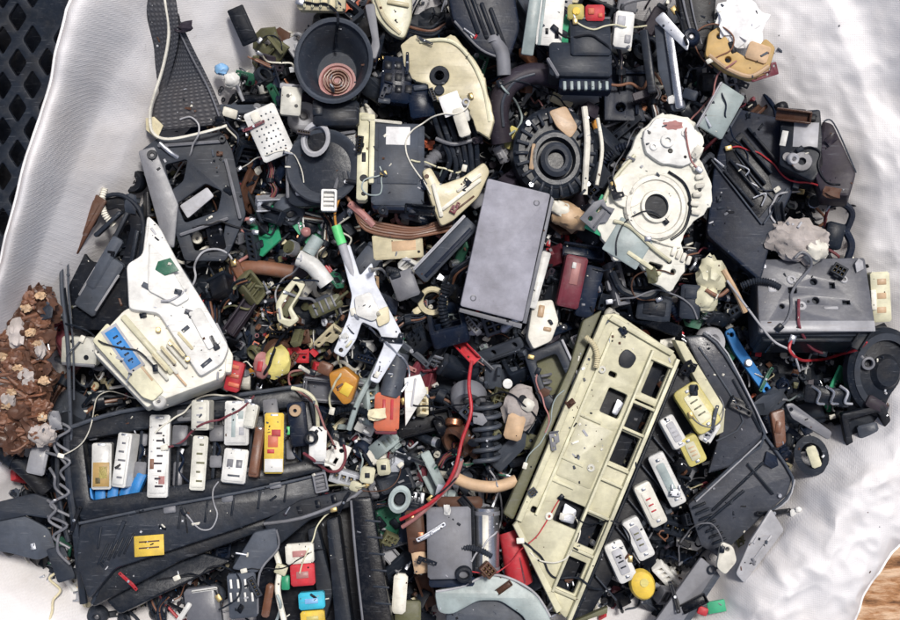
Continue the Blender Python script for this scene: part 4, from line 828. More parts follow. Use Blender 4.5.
block_fuse(251,416,11,24,14,'oldwhite','small tilted white fuse wedged beside the wide white one', z=44)
block_fuse(257,452,10,50,4,'rust','narrow rust-brown block fuse left of the yellow one')
block_fuse(274,443,19,60,2,'yellow','yellow and orange block fuse with a white foot', [(0,22,18,13,'white'),(-1,-2,10,12,'orange'),(2,-10,9,7,'red'),(-3,8,7,4,'red')])
t = Thing('blue_connector_row', 'row of small blue connectors at the left end of the long black fuse box', 'connector', 112, 497, 30, (-6,0)); t.p('housing', 'blue', [('box', 90+i*12,500-i*4+(i%2)*5,-6, 10,24,12,-14+i*9,1.5) for i in range(5)]); t.p('frame', 'navy', [('box', 112,508,-12, 66,20,12,-10,2)])
t = Thing('dark_ribbed_coil_plug', 'dark square plug with a beige knob inside the right end of the fuse box', 'plug', 296, 422, 36); t.p('body', 'navy', [('box', 298,424,-6, 18,44,10,-6,2)]); t.p('knob', 'tan', [cy(296,410,4,6,4,16,2)]); t.p('tie', 'lime', [('box', 289,430,4, 3,8,2,0,.4)])

# hanging white fuse on cream wire
t = Thing('white_inline_fuse', 'white inline fuse capsule hanging on a cream wire right of the fuse box', 'inline fuse', 318, 443, 40, (4,4)); t.p('capsule', 'white', [('box', 318,443,-4, 17,34,10,2,3)]); t.p('lead', 'palecream', [('tube', [(292,388,-4),(306,391,2),(316,402,4),(318,426,1)], 2)]); t.p('end_cap', 'lgrey', [('box', 319,461,-3, 12,5,7,2,1.5)])

# --- second black box, bottom
t = Thing('slanted_black_housing', 'black housing with tall slanted walls at the bottom holding coloured fuses', 'housing', 320, 560, 34, (-6, -2), land='the slanted black housing', mask=[(238,520),(370,488),(396,620),(230,620)])
t.p('back_wall', 'coal', [sheet(rounded([(262,522),(300,500),(366,486),(372,500),(310,520),(276,548)], 4), -10, 16, 2)])
t.p('right_wall', 'black', [sheet(rounded([(350,498),(372,496),(398,640),(366,640)], 4), -16, 30, 2)])
t.p('inner_wall', 'coal', [sheet(rounded([(326,520),(338,516),(356,640),(338,640)], 3), -20, 24, 2), sheet(rounded([(306,530),(316,526),(334,590),(326,620),(318,600)], 3), -24, 22, 2)])
t.p('floor', 'black', [sheet([(256,530),(360,500),(380,650),(250,650)], -34, 8, 1)])
t.p('edge', 'mgrey', [('tube', [(264,524,6),(302,518,7),(348,500,8),(362,490,8)], 1.8, {'sm':3}), ('tube', [(352,500,14),(358,560,14),(368,640,13)], 1.3, {'sm':3})])
t.p('flank_rib', 'dgrey', [('box', 374+i*2.2, 520+i*16, 13, 16, 2, 2, 4, .5) for i in range(6)])
t.p('slot', 'black', [('box', 318,504,6, 5,8,1.5,-14), ('box', 334,499,6, 5,8,1.5,-14), ('box', 300,510,6, 5,8,1.5,-20)])
t = Thing('stepped_grey_connector', 'grey stepped connector with white printed strokes at the bottom edge', 'connector', 246, 575, 44, (-4, 6), land='the stepped grey connector', mask=[(252,528),(276,532),(256,620),(226,610)])
t.p('body', 'grey', [sheet(rounded([(254,532),(276,528),(278,548),(258,572),(252,572),(232,568)], 3), -6, 12, 2), ('box', 243,594,-6, 28,44,14,-4,2)])
t.p('print', 'white', [('box', 232+i*7,582+j*13,8.6, 2,9,.5,-6,.1) for i in range(4) for j in range(2)])
t.p('side_rib', 'mgrey', [('tube', [(276,530,5),(278,548,5),(260,572,6),(258,612,6)], 1.2)])
t = Thing('white_bottom_socket', 'white socket at the bottom frame edge beside the stepped grey connector', 'socket', 208, 604, 30); t.p('body', 'mgrey', [('box', 204,606,-6, 34,40,14,-8,3)]); t.p('lip', 'white', [('box', 186,610,6, 5,22,4,34,1), ('box', 206,588,6,26,3,3,-8,1)])
def cube_fuse(x, y, col, label, top=None, z=42, lx=24, ly=22):
    t = Thing('cube_fuse', label, 'fuse', x, y, z, (-6, 2), group='coloured cube fuses in the slanted black housing')
    t.p('body', col, [('box', x, y, -8, lx, ly, 14, -4, 2)]); t.p('window', top or 'lgrey', [('box', x, y, 6, lx*.5, ly*.3, 1, -4, .3)])
cube_fuse(303,574,'red','red cube fuse with a pink stripe', 'pink'); cube_fuse(300,553,'bone','bone-coloured cube fuse above the red one', 'pink', lx=28, ly=20)
cube_fuse(312,600,'aqua','bright aqua-blue cube fuse below the red one', 'sky', lx=26, ly=17); cube_fuse(313,617,'yellow','yellow cube fuse at the very bottom edge', 'lemon', lx=24, ly=14)
t = Thing('cream_clip_column', 'cream and green clip column left of the red cube fuse', 'clip', 280, 580, 36); t.p('column', 'bone', [('tube', [(274,548,0),(280,566,3),(278,590,2),(284,620,0)], 3)]); t.p('clip', 'palecream', [('box', 282,568,3, 12,10,5,20,1)]); t.p('insert', 'green', [('box', 286,582,-2, 8,14,6,0,1)]); t.p('stem', 'rust', [('box', 268,600,-4, 8,34,8,10,2)])

# --- forked white bracket in the middle and its neighbours
t = Thing('forked_white_bracket', 'pale blue-white forked bracket with two legs in the middle of the heap', 'bracket', 372, 310, 44, (-4, 6), land='the forked white bracket', mask=[(342,250),(362,290),(335,355),(352,355),(370,330),(398,335),(372,380)])
t.p('bracket', 'frost', [('plate', rounded([(340,248),(350,244),(360,276),(372,262),(376,284),(400,330),(404,342),(378,384),(369,380),(384,344),(378,330),(362,322),(356,340),(344,358),(333,352),(348,318),(352,296)], 3), [circ(341,350,2), circ(374,376,1.8), circ(366,296,2.2), circ(396,340,2)], -2, 5, {'bev':1.2})])
t.p('cover_pad', 'white', [sheet(rounded([(354,298),(370,292),(382,316),(372,322),(356,316)], 3), 3, 4, 1)])
t.p('cream_insert', 'cream', [sheet(rounded([(374,312),(388,306),(390,322),(378,328)], 3), 2, 5, 1.2)])
t = Thing('green_tipped_stick', 'short stick with a bright green tip above the forked white bracket', 'stick', 338, 238, 46, (0,6)); t.p('tip', 'lime', [('tube', [(336,226,0),(339,236,1),(342,244,1)], 5, {'seg':12})]); t.p('stem', 'lgrey', [('tube', [(342,244,0),(348,262,-1),(356,284,-3)], 4.5, {'seg':12})]); t.p('wire', 'amber', [('tube', [(336,226,0),(335,212,-4),(340,196,-10)], 1.3)])
t = Thing('white_tube_connector', 'white barrel connector lying diagonally left of the green-tipped stick', 'connector', 313, 268, 40, (0,4)); t.p('barrel', 'white', [('tube', [(299,258,0),(313,266,2),(327,284,1)], 8.5, {'seg':16,'sm':3})]); t.p('neck', 'teal', [('tube', [(318,238,-2),(308,254,0)], 7, {'seg':14,'sm':0})]); t.p('hole', 'pink', [('blob', 306,232,0, 5,5,4, {'rough':.1,'seed':1})])
t = Thing('cream_l_frame', 'cream frame of an open connector below the white barrel connector', 'frame', 290, 306, 34, (-4,4), mask=rect(290,306,30,44,36)); t.p('frame', 'palecream', [('plate', rounded([(296,276),(306,284),(300,296),(292,308),(300,320),(290,328),(278,322),(276,304),(284,290)], 3), [rounded([(296,284),(300,290),(288,310),(292,320),(284,318),(282,306)], 2)], -2, 8, {'bev':1.2})]); t.p('insert', 'olive', [('box', 290,304,-4, 10,26,6,32,1)])
t = Thing('grey_ridged_clip', 'dull grey ridged clip below the cream open frame', 'clip', 326, 303, 26); t.p('body', 'olive', [('box', 326,306,-2, 34,14,8,-24,2)]); t.p('ridge', 'mgrey', [('box', 316+i*6,310-i*3,5.5, 2,12,2,-24,.4) for i in range(4)])
t = Thing('amber_relay', 'bright amber block half buried left of the forked bracket legs', 'relay', 346, 384, 38, (6,-6), land='the amber block'); t.p('body', 'amber', [sheet(rounded([(330,372),(346,366),(360,378),(352,402),(344,404),(332,388)], 3), -6, 14, 2)]); t.p('tab', 'yellow', [('box', 348,388,7.4, 10,12,1.5,30,.4)]); t.p('foot', 'rust', [('box', 326,368,-2, 14,12,8,20,1.5)])
t = Thing('yellow_pink_plug', 'pale yellow plug with a pink-red side at the left of the amber block', 'plug', 272, 363, 36, (0,0), land='the yellow and pink plug'); t.p('plug', 'lemon', [('blob', 277,362,0, 13,17,9, {'rough':.14,'seed':15,'rot':14})]); t.p('side', 'pink', [('blob', 262,366,0, 9,13,7, {'rough':.16,'seed':6})]); t.p('stripe', 'red', [('box', 261,366,6, 5,10,2,10,.5)]); t.p('hole', 'coal', [cy(270,376,6,2,1.5)])
t = Thing('red_terminal_block', 'ragged red terminal block at the right corner of the big white box', 'terminal block', 237, 378, 34, (0,0), land='the ragged red terminal block'); t.p('block', 'red', [('box', 236,376,0, 15,30,12,14,2)]); t.p('rib', 'orange', [('box', 236,366+i*9,11.4, 11,4,2,14,.5) for i in range(3)])
t = Thing('orange_capped_plug', 'grey cylindrical plug with an orange-red cap below the forked bracket', 'plug', 388, 396, 44, (-8,2), land='the orange-capped plug', mask=rect(388,392,26,70)); t.p('cover', 'orange', [('box', 387,412,-8, 25,38,16,2,3)]); t.p('barrel', 'grey', [('tube', [(398,354,-4),(394,378,-2),(389,398,0)], 11, {'seg':20,'sm':3})]); t.p('foot', 'wine', [('box', 386,431,-9, 22,6,13,2,1.5)]); t.p('slot', 'red', [('box', 384,410,7.5, 3,20,1,2,.2), ('box', 392,410,7.5, 3,20,1,2,.2)])
t = Thing('white_triangle_shard', 'pointed white plastic shard right of the orange-capped plug', 'shard', 413, 398, 38, (0,8)); t.p('shard', 'white', [sheet([(404,378),(420,374),(427,392),(416,408),(405,426)], 0, 4, .8)]); t.p('rib', 'lgrey', [('box', 413,392,3.6, 2,28,2,8,.4)])
t = Thing('grey_white_leg', 'slim grey leg bracket with a small hole left of the orange-capped plug', 'leg bracket', 372, 392, 34, (0,-4)); t.p('leg', 'teal', [('tube', [(384,352,0),(372,376,0),(358,402,0),(348,430,-4)], 3)])
t = Thing('cream_small_sockets', 'pair of small cream sockets below the orange-capped plug', 'sockets', 376, 472, 30); t.p('socket', 'palecream', [('box', 368,474,0, 14,16,10,10,2), ('box', 384,466,0, 13,16,10,-8,2), ('box', 356,486,-2, 12,10,8,20,2)]); t.p('hole', 'coal', [('box', 368,474,9.6, 5,5,1), ('box', 384,466,9.6, 5,5,1)])
t = Thing('pale_ring_socket', 'pale grey-green open collar under the small cream sockets', 'collar', 402, 500, 28); t.p('collar', 'teal', [('lathe', 400,498,0, [(6,0),(10,0),(11,8),(8,10),(6,9),(6,0)], {'seg':22,'ry':1.3,'rot':20})]); t.p('insert', 'coal', [cy(400,498,1,5.6,5)])
single('red_wire', 'thick red wire curving down the centre of the heap to a pink end', 'wire', 'red', 448, 450, 54, [('tube', [(472,362,-20),(469,385,-8),(471,412,0),(462,440,2),(455,468,5),(443,490,3),(430,503,2),(414,513,-2),(400,521,-8)], 1.9, {'seg':10})], land='the red wire')
single('faded_pink_wire', 'faded pink wire lying along the lower half of the red wire', 'wire', 'pink', 432, 495, 50, [('tube', [(462,460,-4),(455,478,1),(438,497,2),(418,516,0),(402,528,-6)], 2.2, {'seg':8})])
t = Thing('spring_coil', 'dark grey-green coil spring beside the red wire', 'spring', 487, 430, 32, (0,0), land='the coil spring', mask=rect(487,430,28,62)); t.p('winding', 'grey', [('tube', [(487+13*math.cos(a*.9), 404+a*1.5, 10*math.sin(a*.9)) for a in range(40)], 2.4, {'sm':3,'seg':8})]); t.p('core', 'coal', [('tube', [(487,402,0),(487,462,0)], 7, {'seg':14,'sm':0})])
t = Thing('tarnished_carburettor_lump', 'tarnished beige and brown metal lump with a bored face right of the spring', 'casting', 518, 415, 30, (0,0), land='the tarnished casting', mask=rect(518,415,34,56)); t.p('casting', 'stone', [('blob', 520,408,0, 17,22,12, {'rough':.2,'seed':17})]); t.p('face', 'tan', [('box', 514,426,2, 18,26,12,14,3)]); t.p('bore', 'black', [cy(522,398,9,4,4)]); t.p('bolt', 'white', [cy(507,383,9,5,4,12)]); t.p('stud', 'bone', [('box', 527,404,8, 12,12,8,30,3)])
t = Thing('worn_frame_box', 'worn grey box frame with a light edge left of the cream fuse panel', 'box', 556, 372, 26, (-4, -6), land='the worn grey frame', mask=[(530,350),(560,335),(582,390),(545,405)]); t.p('frame', 'dgrey', [('plate', rounded([(524,356),(560,340),(584,392),(560,420),(540,402)], 4), [rounded([(536,362),(556,354),(572,388),(556,402),(546,390)], 3)], -4, 14, {'bev':2})]); t.p('floor', 'olive', [sheet([(532,360),(558,350),(576,390),(556,408),(542,398)], -8, 5)]); t.p('edge', 'lgrey', [('tube', [(562,340,8),(572,362,9),(586,394,8)], 1.4)]); t.p('coil', 'mgrey', [('tube', [(544+7*math.cos(a), 374+a*1.2, 2+5*math.sin(a)) for a in range(20)], 1.6, {'sm':3,'seg':6})])
single('brown_leather_pipe', 'pinkish-brown bent pipe between the spring and the cream fuse panel', 'pipe', 'tan', 486, 482, 40, [('tube', [(452,476,0),(472,484,3),(496,486,4),(516,480,2)], 6, {'seg':14})])
# grey cap box and silver can at the bottom
t = Thing('grey_square_relay', 'square grey relay with a dark lower edge at the bottom centre', 'relay', 449, 542, 42, (-8,2), land='the square grey relay', mask=rect(450,542,48,78)); t.p('case', 'mgrey', [('box', 449,542,-14, 44,70,28,-1,2.5)]); t.p('foot', 'navy', [('box', 452,581,-14, 46,10,18,0,2)]); t.p('side_seam', 'coal', [('box', 473,540,-6, 3,66,16,-1,1)]); t.p('brown_end', 'brown', [('box', 460,503,-8, 46,12,10,0,3)])
t = Thing('silver_can', 'shiny silver cylinder standing beside the square grey relay', 'capacitor', 487, 540, 42, (-4,0), land='the silver can', mask=rect(487,540,26,66)); t.p('can', 'steel', [('tube', [(487,508,0),(487,572,0)], 12.5, {'seg':26,'sm':0})]); t.p('band', 'mgrey', [('tube', [(487,511,0),(487,515,0)], 13.1, {'seg':26,'sm':0}), ('tube', [(487,566,0),(487,570,0)], 13.1, {'seg':26,'sm':0})]); t.p('highlight_stripe', 'bone', [('box', 485,540,12, 6,52,1.2,0,.4)])
t = Thing('crimson_tube', 'crimson plastic tube end tucked under the lower corner of the cream fuse panel', 'tube', 513, 552, 34, (0,0)); t.p('tube', 'red', [('tube', [(508,532,0),(514,552,3),(519,582,0)], 10, {'seg':18,'taper':14})]); t.p('ridge', 'wine', [('tube', [(512,534,9),(518,554,13),(524,580,12)], 1.4)])
t = Thing('grey_arched_cover', 'pale grey-green arched cover at the bottom frame edge', 'cover', 490, 606, 46, (-6,0), land='the arched cover', mask=[(432,592),(490,572),(552,600),(552,625),(432,625)]); t.p('arch', 'teal', [sheet(rounded([(434,590),(460,586),(486,574),(510,578),(536,594),(550,616),(556,650),(534,650),(524,616),(500,600),(478,600),(452,614),(438,612)], 6), -4, 10, 2.5)]); t.p('inner_panel', 'grey', [sheet(rounded([(446,612),(478,598),(502,600),(526,620),(530,650),(446,650)], 4), -12, 10, 2)]); t.p('rim', 'lgrey', [('tube', [(436,591,5),(462,586,6),(487,575,6),(510,578,6),(535,593,5),(550,616,5)], 1.3)])
t = Thing('brown_copper_bits', 'brown block with copper ends left of the square grey relay', 'block', 417, 530, 34); t.p('block', 'brown', [('box', 416,530,0, 18,42,10,-6,2)]); t.p('contact', 'copper', [('box', 421,534,9.4, 6,8,2), ('box', 412,516,9.4,6,6,2)]); t.p('foot', 'tan', [('box', 420,560,0, 14,24,9,-10,2)])
t = Thing('cream_bottom_stub', 'cream stub with a green-grey base at the bottom edge left of the arched cover', 'stub', 403, 596, 30); t.p('stub', 'bone', [('box', 400,592,0, 14,40,10,4,3)]); t.p('base', 'olive', [('box', 408,612,-4, 26,24,9,0,2)])

# --- grey diagonal pipe, dark blocks and navy ribbed part near the centre/top
t = Thing('grey_diagonal_channel', 'grey metal channel running diagonally to the left edge of the flat grey plate', 'channel', 447, 246, 34, (0,-6), land='the diagonal channel', mask=[(420,268),(468,214),(474,228),(428,284)]); t.p('channel', 'grey', [('box', 446,250,-4, 76,17,9,-46,2)]); t.p('lip', 'lgrey', [('box', 440,243,4, 74,3,5,-46,.8)]); t.p('groove', 'navy', [('box', 449,253,4.6, 66,4,1.5,-46,.4)])
t = Thing('copper_wire_bundle', 'bundle of reddish-brown wires crossing below the stickered module', 'wire bundle', 395, 228, 26); t.p('strand', 'rust', [('tube', [(346+i*2,196+i*3,0),(366,218+i*3,4),(392+i*3,226+i*3,5),(422,228+i*2,5),(452,214+i*4,0)], 1.6) for i in range(5)]); t.p('wrap', 'pink', [('tube', [(350,204,0),(362,214,4),(374,226,4)], 4)])
t = Thing('cream_flat_block', 'flat cream block under the reddish wire bundle', 'block', 398, 244, 22); t.p('block', 'cream', [('box', 398,246,-2, 50,26,9,-4,2)]); t.p('recess', 'tan', [('box', 404,246,6.4, 24,10,1,-4,.3)])
t = Thing('grey_clip_box', 'small grey clip box below the flat cream block', 'clip box', 405, 285, 20); t.p('case', 'mgrey', [('box', 405,285,0, 24,28,10,-20,2)]); t.p('latch', 'coal', [('box', 396,276,8, 10,6,3,-20)])
t = Thing('navy_ribbed_shell', 'navy ribbed shell at the top edge left of the pale teal card', 'shell', 480, 28, 26, (-4,4), land='the navy ribbed shell', mask=[(446,0),(520,0),(515,60),(470,50)]); t.p('shell', 'navy', [sheet(rounded([(444,-20),(512,-20),(520,30),(508,64),(478,54),(452,24)], 8), -6, 14, 3)]); t.p('rib', 'coal', [('box', 470+i*9,16+i*5,7, 4,44,4,-20,1) for i in range(4)]); t.p('edge', 'mgrey', [('tube', [(454,24,7),(480,52,7),(508,62,6)], 1.3)])
t = Thing('navy_connector_bank', 'bank of dark navy connector blocks right of the dark funnel', 'connector bank', 405, 92, 20, (-6,4), land='the navy connector bank', mask=rect(405,90,46,60)); t.p('body', 'navy', [('box', 396,84,0, 30,46,16,6,2), ('box', 420,104,0, 24,34,14,-8,2)]); t.p('socket', 'black', [('box', 388+(i%3)*10,70+(i//3)*12,15.6, 7,8,1.2,6,.3) for i in range(9)]); t.p('latch', 'grey', [('box', 384,106,14, 12,5,4,6), ('box', 420,92,13, 14,5,4,-8)])
t = Thing('black_cable_loom', 'loom of black cables hanging between the curved cream arm and the motor', 'cable loom', 460, 150, 20); t.p('cable', 'coal', [('tube', [(432+i*6,110,0),(440+i*7,136,6),(450+i*6,160+i*4,4),(440+i*12,182,-4)], 2.8) for i in range(6)]); t.p('tie', 'mgrey', [('tube', [(436,140,9),(454,146,12),(478,140,9)], 2)])
single('grey_elbow_tube', 'grey elbow tube poking out above the left end of the round motor', 'tube', 'mgrey', 500, 56, 30, [('tube', [(494,40,0),(502,54,4),(504,76,2)], 7, {'seg':16}), ('tube', [(494,38,-1),(495,44,0)], 9, {'seg':16,'sm':0})])
t = Thing('white_valve_stub', 'white valve stub standing under the curved cream arm', 'valve', 458, 114, 34); t.p('stub', 'white', [('box', 462,110,-4, 14,26,12,-16,3)]); t.p('nozzle', 'lgrey', [cy(466,104,8,4,4,14,2)])
t = Thing('dark_red_module', 'wine-red and dark module standing right of the white edge strip', 'module', 572, 285, 24, (0,6), land='the wine-red module', mask=rect(572,285,26,60,10)); t.p('body', 'wine', [('box', 570,282,0, 22,52,14,12,2)]); t.p('face', 'pink', [('box', 572,274,13.6, 8,22,1.4,12,.4)]); t.p('cover', 'navy', [('box', 588,292,-4, 18,52,14,14,2)]); t.p('pin', 'white', [('box', 571,266,14.6, 4,6,1.5,12,.4)])
t = Thing('left_cardboard_rag', 'crumpled rust-brown wiring wad hanging over the bag at the left frame edge', 'wad', 28, 350, 44, (0,0), land='the rust-brown wad', mask=[(0,280),(50,290),(60,440),(0,450)])
t.p('fibres', 'rust', [('tube', [(24+22*math.sin(i*1.7), 284+i*6, 6*math.sin(i*2.3)), (34+20*math.sin(i*2.9+1), 300+i*6, 8), (18+22*math.cos(i*1.3), 318+i*5, 4), (30+18*math.sin(i*.7), 330+i*5, 2)], 1.2+1.6*((i*7)%5)/5) for i in range(26)])
t.p('wad_core', 'brown', [('blob', 26+14*math.sin(i*2.1), 292+i*13,-2, 19,16,13, {'rough':.42,'seed':41+i,'sub':4,'freq':1.9,'rot':i*40}) for i in range(12)])
t.p('copper_lump', 'rust', [('blob', 24+20*math.sin(i*2.7), 288+i*12,7, 10,8,7, {'rough':.4,'seed':60+i,'sub':4,'freq':1.7,'rot':i*50}) for i in range(13)])
t.p('scrap_bit', 'tan', [('blob', 26+22*math.sin(i*1.9+1), 296+i*12, 12, 5,4,3, {'rough':.45,'seed':80+i,'sub':3}) for i in range(11)])
t.p('copper_winding', 'copper', [('tube', [(40+9*math.cos(a*.8), 392+a*1.3, 10+4*math.sin(a*.8)) for a in range(20)], 1.2, {'sm':3,'seg':6})])
t.p('pale_patch', 'stone', [('blob', x_,y_,10, a_,b_,6, {'rough':.35,'seed':int(x_+y_),'sub':3}) for x_,y_,a_,b_ in ((20,332,9,14),(46,434,13,10),(10,300,6,7),(44,350,6,9),(12,398,8,8),(30,376,7,9))])
t = Thing('grey_crumpled_sheet', 'dull grey bent plastic sheet at the lower left bag edge', 'sheet', 35, 545, 20, (0,0), land='the bent grey sheet', mask=[(0,510),(50,515),(50,550),(0,545)]); t.p('sheet', 'grey', [sheet(rounded([(-20,522),(24,514),(50,528),(58,550),(40,560),(10,552),(-20,548)], 6), 0, 4, 1.2)]); t.p('fold', 'dgrey', [sheet(rounded([(-20,506),(36,492),(64,502),(66,520),(30,514),(-20,524)], 4), 3, 5, 1.5), sheet(rounded([(48,548),(66,544),(78,576),(60,582)], 3), 4, 3, 1)])
t = Thing('dark_pipe_end', 'dark pipe and bracket at the left frame edge below the rust-brown wad', 'pipe', 20, 468, 22); t.p('pipe', 'black', [('tube', [(-20,446,-6),(8,456,-2),(30,474,-2),(44,492,-6)], 9, {'seg':20})]); t.p('collar', 'coal', [('tube', [(8,456,-2),(15,460,-2)], 11, {'seg':20,'sm':0})]); t.p('clip', 'lgrey', [('box', 42,458,8, 18,30,6,12,3)])
t = Thing('tangled_grey_links', 'tangle of thin grey plastic links at the left end of the long black fuse box', 'links', 62, 470, 36); t.p('link', 'mgrey', [('tube', [(52+8*math.sin(i*2),420+i*16,0),(64+8*math.cos(i*3),428+i*16,6),(56+6*math.sin(i),440+i*16,3),(70,452+i*16,0)], 1.5) for i in range(8)])
t = Thing('bottom_steel_plate', 'slanted grey plate at the bottom edge right of the cream fuse panel', 'plate', 690, 590, 24, (0,6), mask=[(650,620),(700,560),(722,575),(690,620)]); t.p('plate', 'mgrey', [sheet(rounded([(700,556),(716,570),(668,640),(640,636)], 3), 0, 5, 1.2)]); t.p('flange', 'grey', [sheet([(716,570),(720,576),(674,642),(668,640)], -4, 8, .8)])
t = Thing('bottom_green_red_chip', 'green and red scrap chip by the bottom edge under the pale blade plate', 'chip', 714, 606, 26); t.p('board', 'green', [('box', 716,606,0, 18,12,3,-10,.5)]); t.p('chip', 'red', [('box', 702,610,0, 10,8,5,20,1)])

# ------------------------------------------------------------------ small pieces strewn between the large ones
rg = random.Random(5)
def proto(kind, parts):
    """parts: list of (name, default material, shapes, parent index or None)"""
    out = []
    for name, mt, shapes, par in parts:
        b = B(0, 0, 1)
        for sh in shapes: getattr(b, sh[0])(*sh[1:-1], **sh[-1]) if isinstance(sh[-1], dict) else getattr(b, sh[0])(*sh[1:])
        out.append((name, mt, b.mesh(name, mt), par))
    return (kind, out)
MAIN = '*'   # takes the colour of the piece
def pm(parts): return [(n, ('black' if m_ == MAIN else m_), s_, p_) for n, m_, s_, p_ in parts], [m_ == MAIN for _, m_, _, _ in parts]
KINDS = {}
def kind(key, noun, cat, parts, single_=False):
    ps, mains = pm(parts); KINDS.setdefault(key, []).append((noun, cat, proto(key, ps)[1], mains))
for v_ in range(2):
    nx, ny = (3, 2) if v_ == 0 else (5, 1)
    lx, ly = nx*6+4, ny*7+4
    kind('plug_connector', 'plug connector', 'connector', [('body', MAIN, [('plate', rect(0,0,lx,ly,0,1), [rect((i-(nx-1)/2)*6,(j-(ny-1)/2)*7,4,5) for i in range(nx) for j in range(ny)], 0, 11, {'bev':.7}), ('box', 0,0,-2, lx-1,ly-1,5)], None),
        ('latch', MAIN, [('box', 0,-ly/2-1.5,3, 8,3,6)], None), ('contact_row', 'brass', [('box', (i-(nx-1)/2)*6,(j-(ny-1)/2)*7,3, 1.4,1.6,5) for i in range(nx) for j in range(ny)], None)])
kind('relay', 'relay cube', 'relay', [('case', MAIN, [('box', 0,0,0, 19,19,19,0,1.6), ('box', 0,0,18.5, 12,12,1,0,.4)], None), ('base', 'coal', [('box', 0,0,-3, 21,21,4,0,1)], None)]+[('pin', 'brass', [('box', x_,y_,-9, 4,1,7)], None) for x_, y_ in ((-5,-5),(5,-5),(0,5))])
kind('relay', 'relay block', 'relay', [('case', MAIN, [('box', 0,0,0, 26,16,12,0,1.6)], None), ('base', 'dgrey', [('box', 14,0,1, 4,17,10,0,1)], None)]+[('pin', 'steel', [('box', 19,y_,5, 8,3,1)], None) for y_ in (-5,0,5)])
kind('blade_fuse', 'blade fuse', 'fuse', [('body', MAIN, [('plate', rounded([(-9,-5),(9,-5),(9,3),(5,4),(5,7),(-5,7),(-5,4),(-9,3)], 1), [], 0, 5, {'bev':.8})], None), ('blade', 'steel', [('box', -6,10,2, 3,9,1)], None), ('blade', 'steel', [('box', 6,10,2, 3,9,1)], None)])
for v_ in range(4):
    r2_ = random.Random(v_+20); L_ = r2_.uniform(50, 80); pts = [(-L_/2+L_*i/5, r2_.uniform(-13, 13), r2_.uniform(-2, 5)) for i in range(6)]
    kind('wire', ['curved wire', 'looping wire', 'kinked wire', 'bent wire'][v_], 'wire', [('sheath', MAIN, [('tube', pts, r2_.uniform(1.0, 1.9))], None), ('terminal', 'steel', [('box', pts[-1][0]+3, pts[-1][1], pts[-1][2]-1, 8,4,2)], None)])
for v_ in range(2):
    r2_ = random.Random(v_+50); base = [(-34, 0, 0), (-16, r2_.uniform(-9,9), 3), (2, r2_.uniform(-9,9), 4), (18, r2_.uniform(-9,9), 3), (34, r2_.uniform(-6,6), 0)]
    kind('wire_bundle', ['loose wire bundle', 'tied wire bundle'][v_], 'wire bundle', [('strand', MAIN if i % 2 else ['coal', 'bone', 'rust', 'mgrey'][i % 4], [('tube', [(x_, y_+(i-2)*2.3+r2_.uniform(-2,2), z_+r2_.uniform(-1,1)) for x_, y_, z_ in base], 1.2)], None) for i in range(5)]+[('tape', 'coal', [('tube', [(-2,base[2][1],4),(5,base[2][1]+1,4)], 6.4, {'sm':0,'seg':12})], None)])
kind('bracket', 'holed bracket', 'bracket', [('plate', MAIN, [('plate', rounded([(-16,-10),(4,-10),(6,-2),(18,-2),(18,8),(-16,8)], 2), [circ(-10,-4,2.4), circ(13,3,2), rect(-2,2,8,4,0,1)], 0, 2.5, {'bev':.5})], None), ('flange', MAIN, [('box', -16,-1,0, 2.5,18,9)], None)])
kind('bracket', 'angled bracket', 'bracket', [('plate', MAIN, [('plate', rounded([(-4,-20),(4,-20),(5,10),(14,12),(14,20),(-4,20)], 2), [circ(0,-14,2), circ(0,4,2), circ(9,16,1.8)], 0, 3, {'bev':.6})], None), ('rib', MAIN, [('box', 4,-4,2.5, 2,26,3)], None)])
kind('board', 'circuit board shard', 'circuit board', [('board', MAIN, [('plate', [(-16,-11),(12,-13),(17,4),(10,12),(-8,10),(-17,2)], [circ(-12,-6,1.6)], 0, 1.6, {'bev':.2})], None), ('chip', 'black', [('box', -2,-2,1.6, 11,8,2.5)], None), ('chip', 'coal', [('box', 9,4,1.6, 5,7,2)], None), ('capacitor', 'steel', [('cyl', -8,5,1.6,3,6,{'seg':14})], None), ('solder_row', 'steel', [('box', -2+i_*2.4-5,-8,1.6, 1.1,2,.8,0,.2) for i_ in range(5)], None)])
kind('knob', 'round knob', 'knob', [('body', MAIN, [('lathe', 0,0,0, [(.1,0),(11,0),(12,2),(11,9),(9,11),(5,10),(4,7),(.1,7)], {'seg':22})], None), ('insert', 'darksteel', [('cyl', 0,0,6,3,3,{'seg':12})], None)])
kind('collar', 'open collar', 'collar', [('ring', MAIN, [('lathe', 0,0,0, [(7,0),(11,0),(12,1.5),(11,8),(8,9),(7,8),(7,0)], {'seg':24})], None), ('lug', MAIN, [('box', 13,0,1, 8,5,5)], None)])
kind('housing', 'ribbed housing piece', 'housing', [('shell', MAIN, [('plate', rect(0,0,34,24,0,3), [rect(0,0,27,17,0,2)], 0, 12, {'bev':1}), ('box', 0,0,0, 31,21,3)], None)]+[('rib', MAIN, [('box', x_,0,3, 1.6,17,5)], None) for x_ in (-7,0,7)])
kind('housing', 'open trough', 'housing', [('shell', MAIN, [('box', 0,0,0, 46,15,2.5), ('box', 0,-7,0, 46,2.5,10), ('box', 0,7,0, 46,2.5,10)], None), ('end_wall', MAIN, [('box', 22,0,0, 2.5,15,9)], None)])
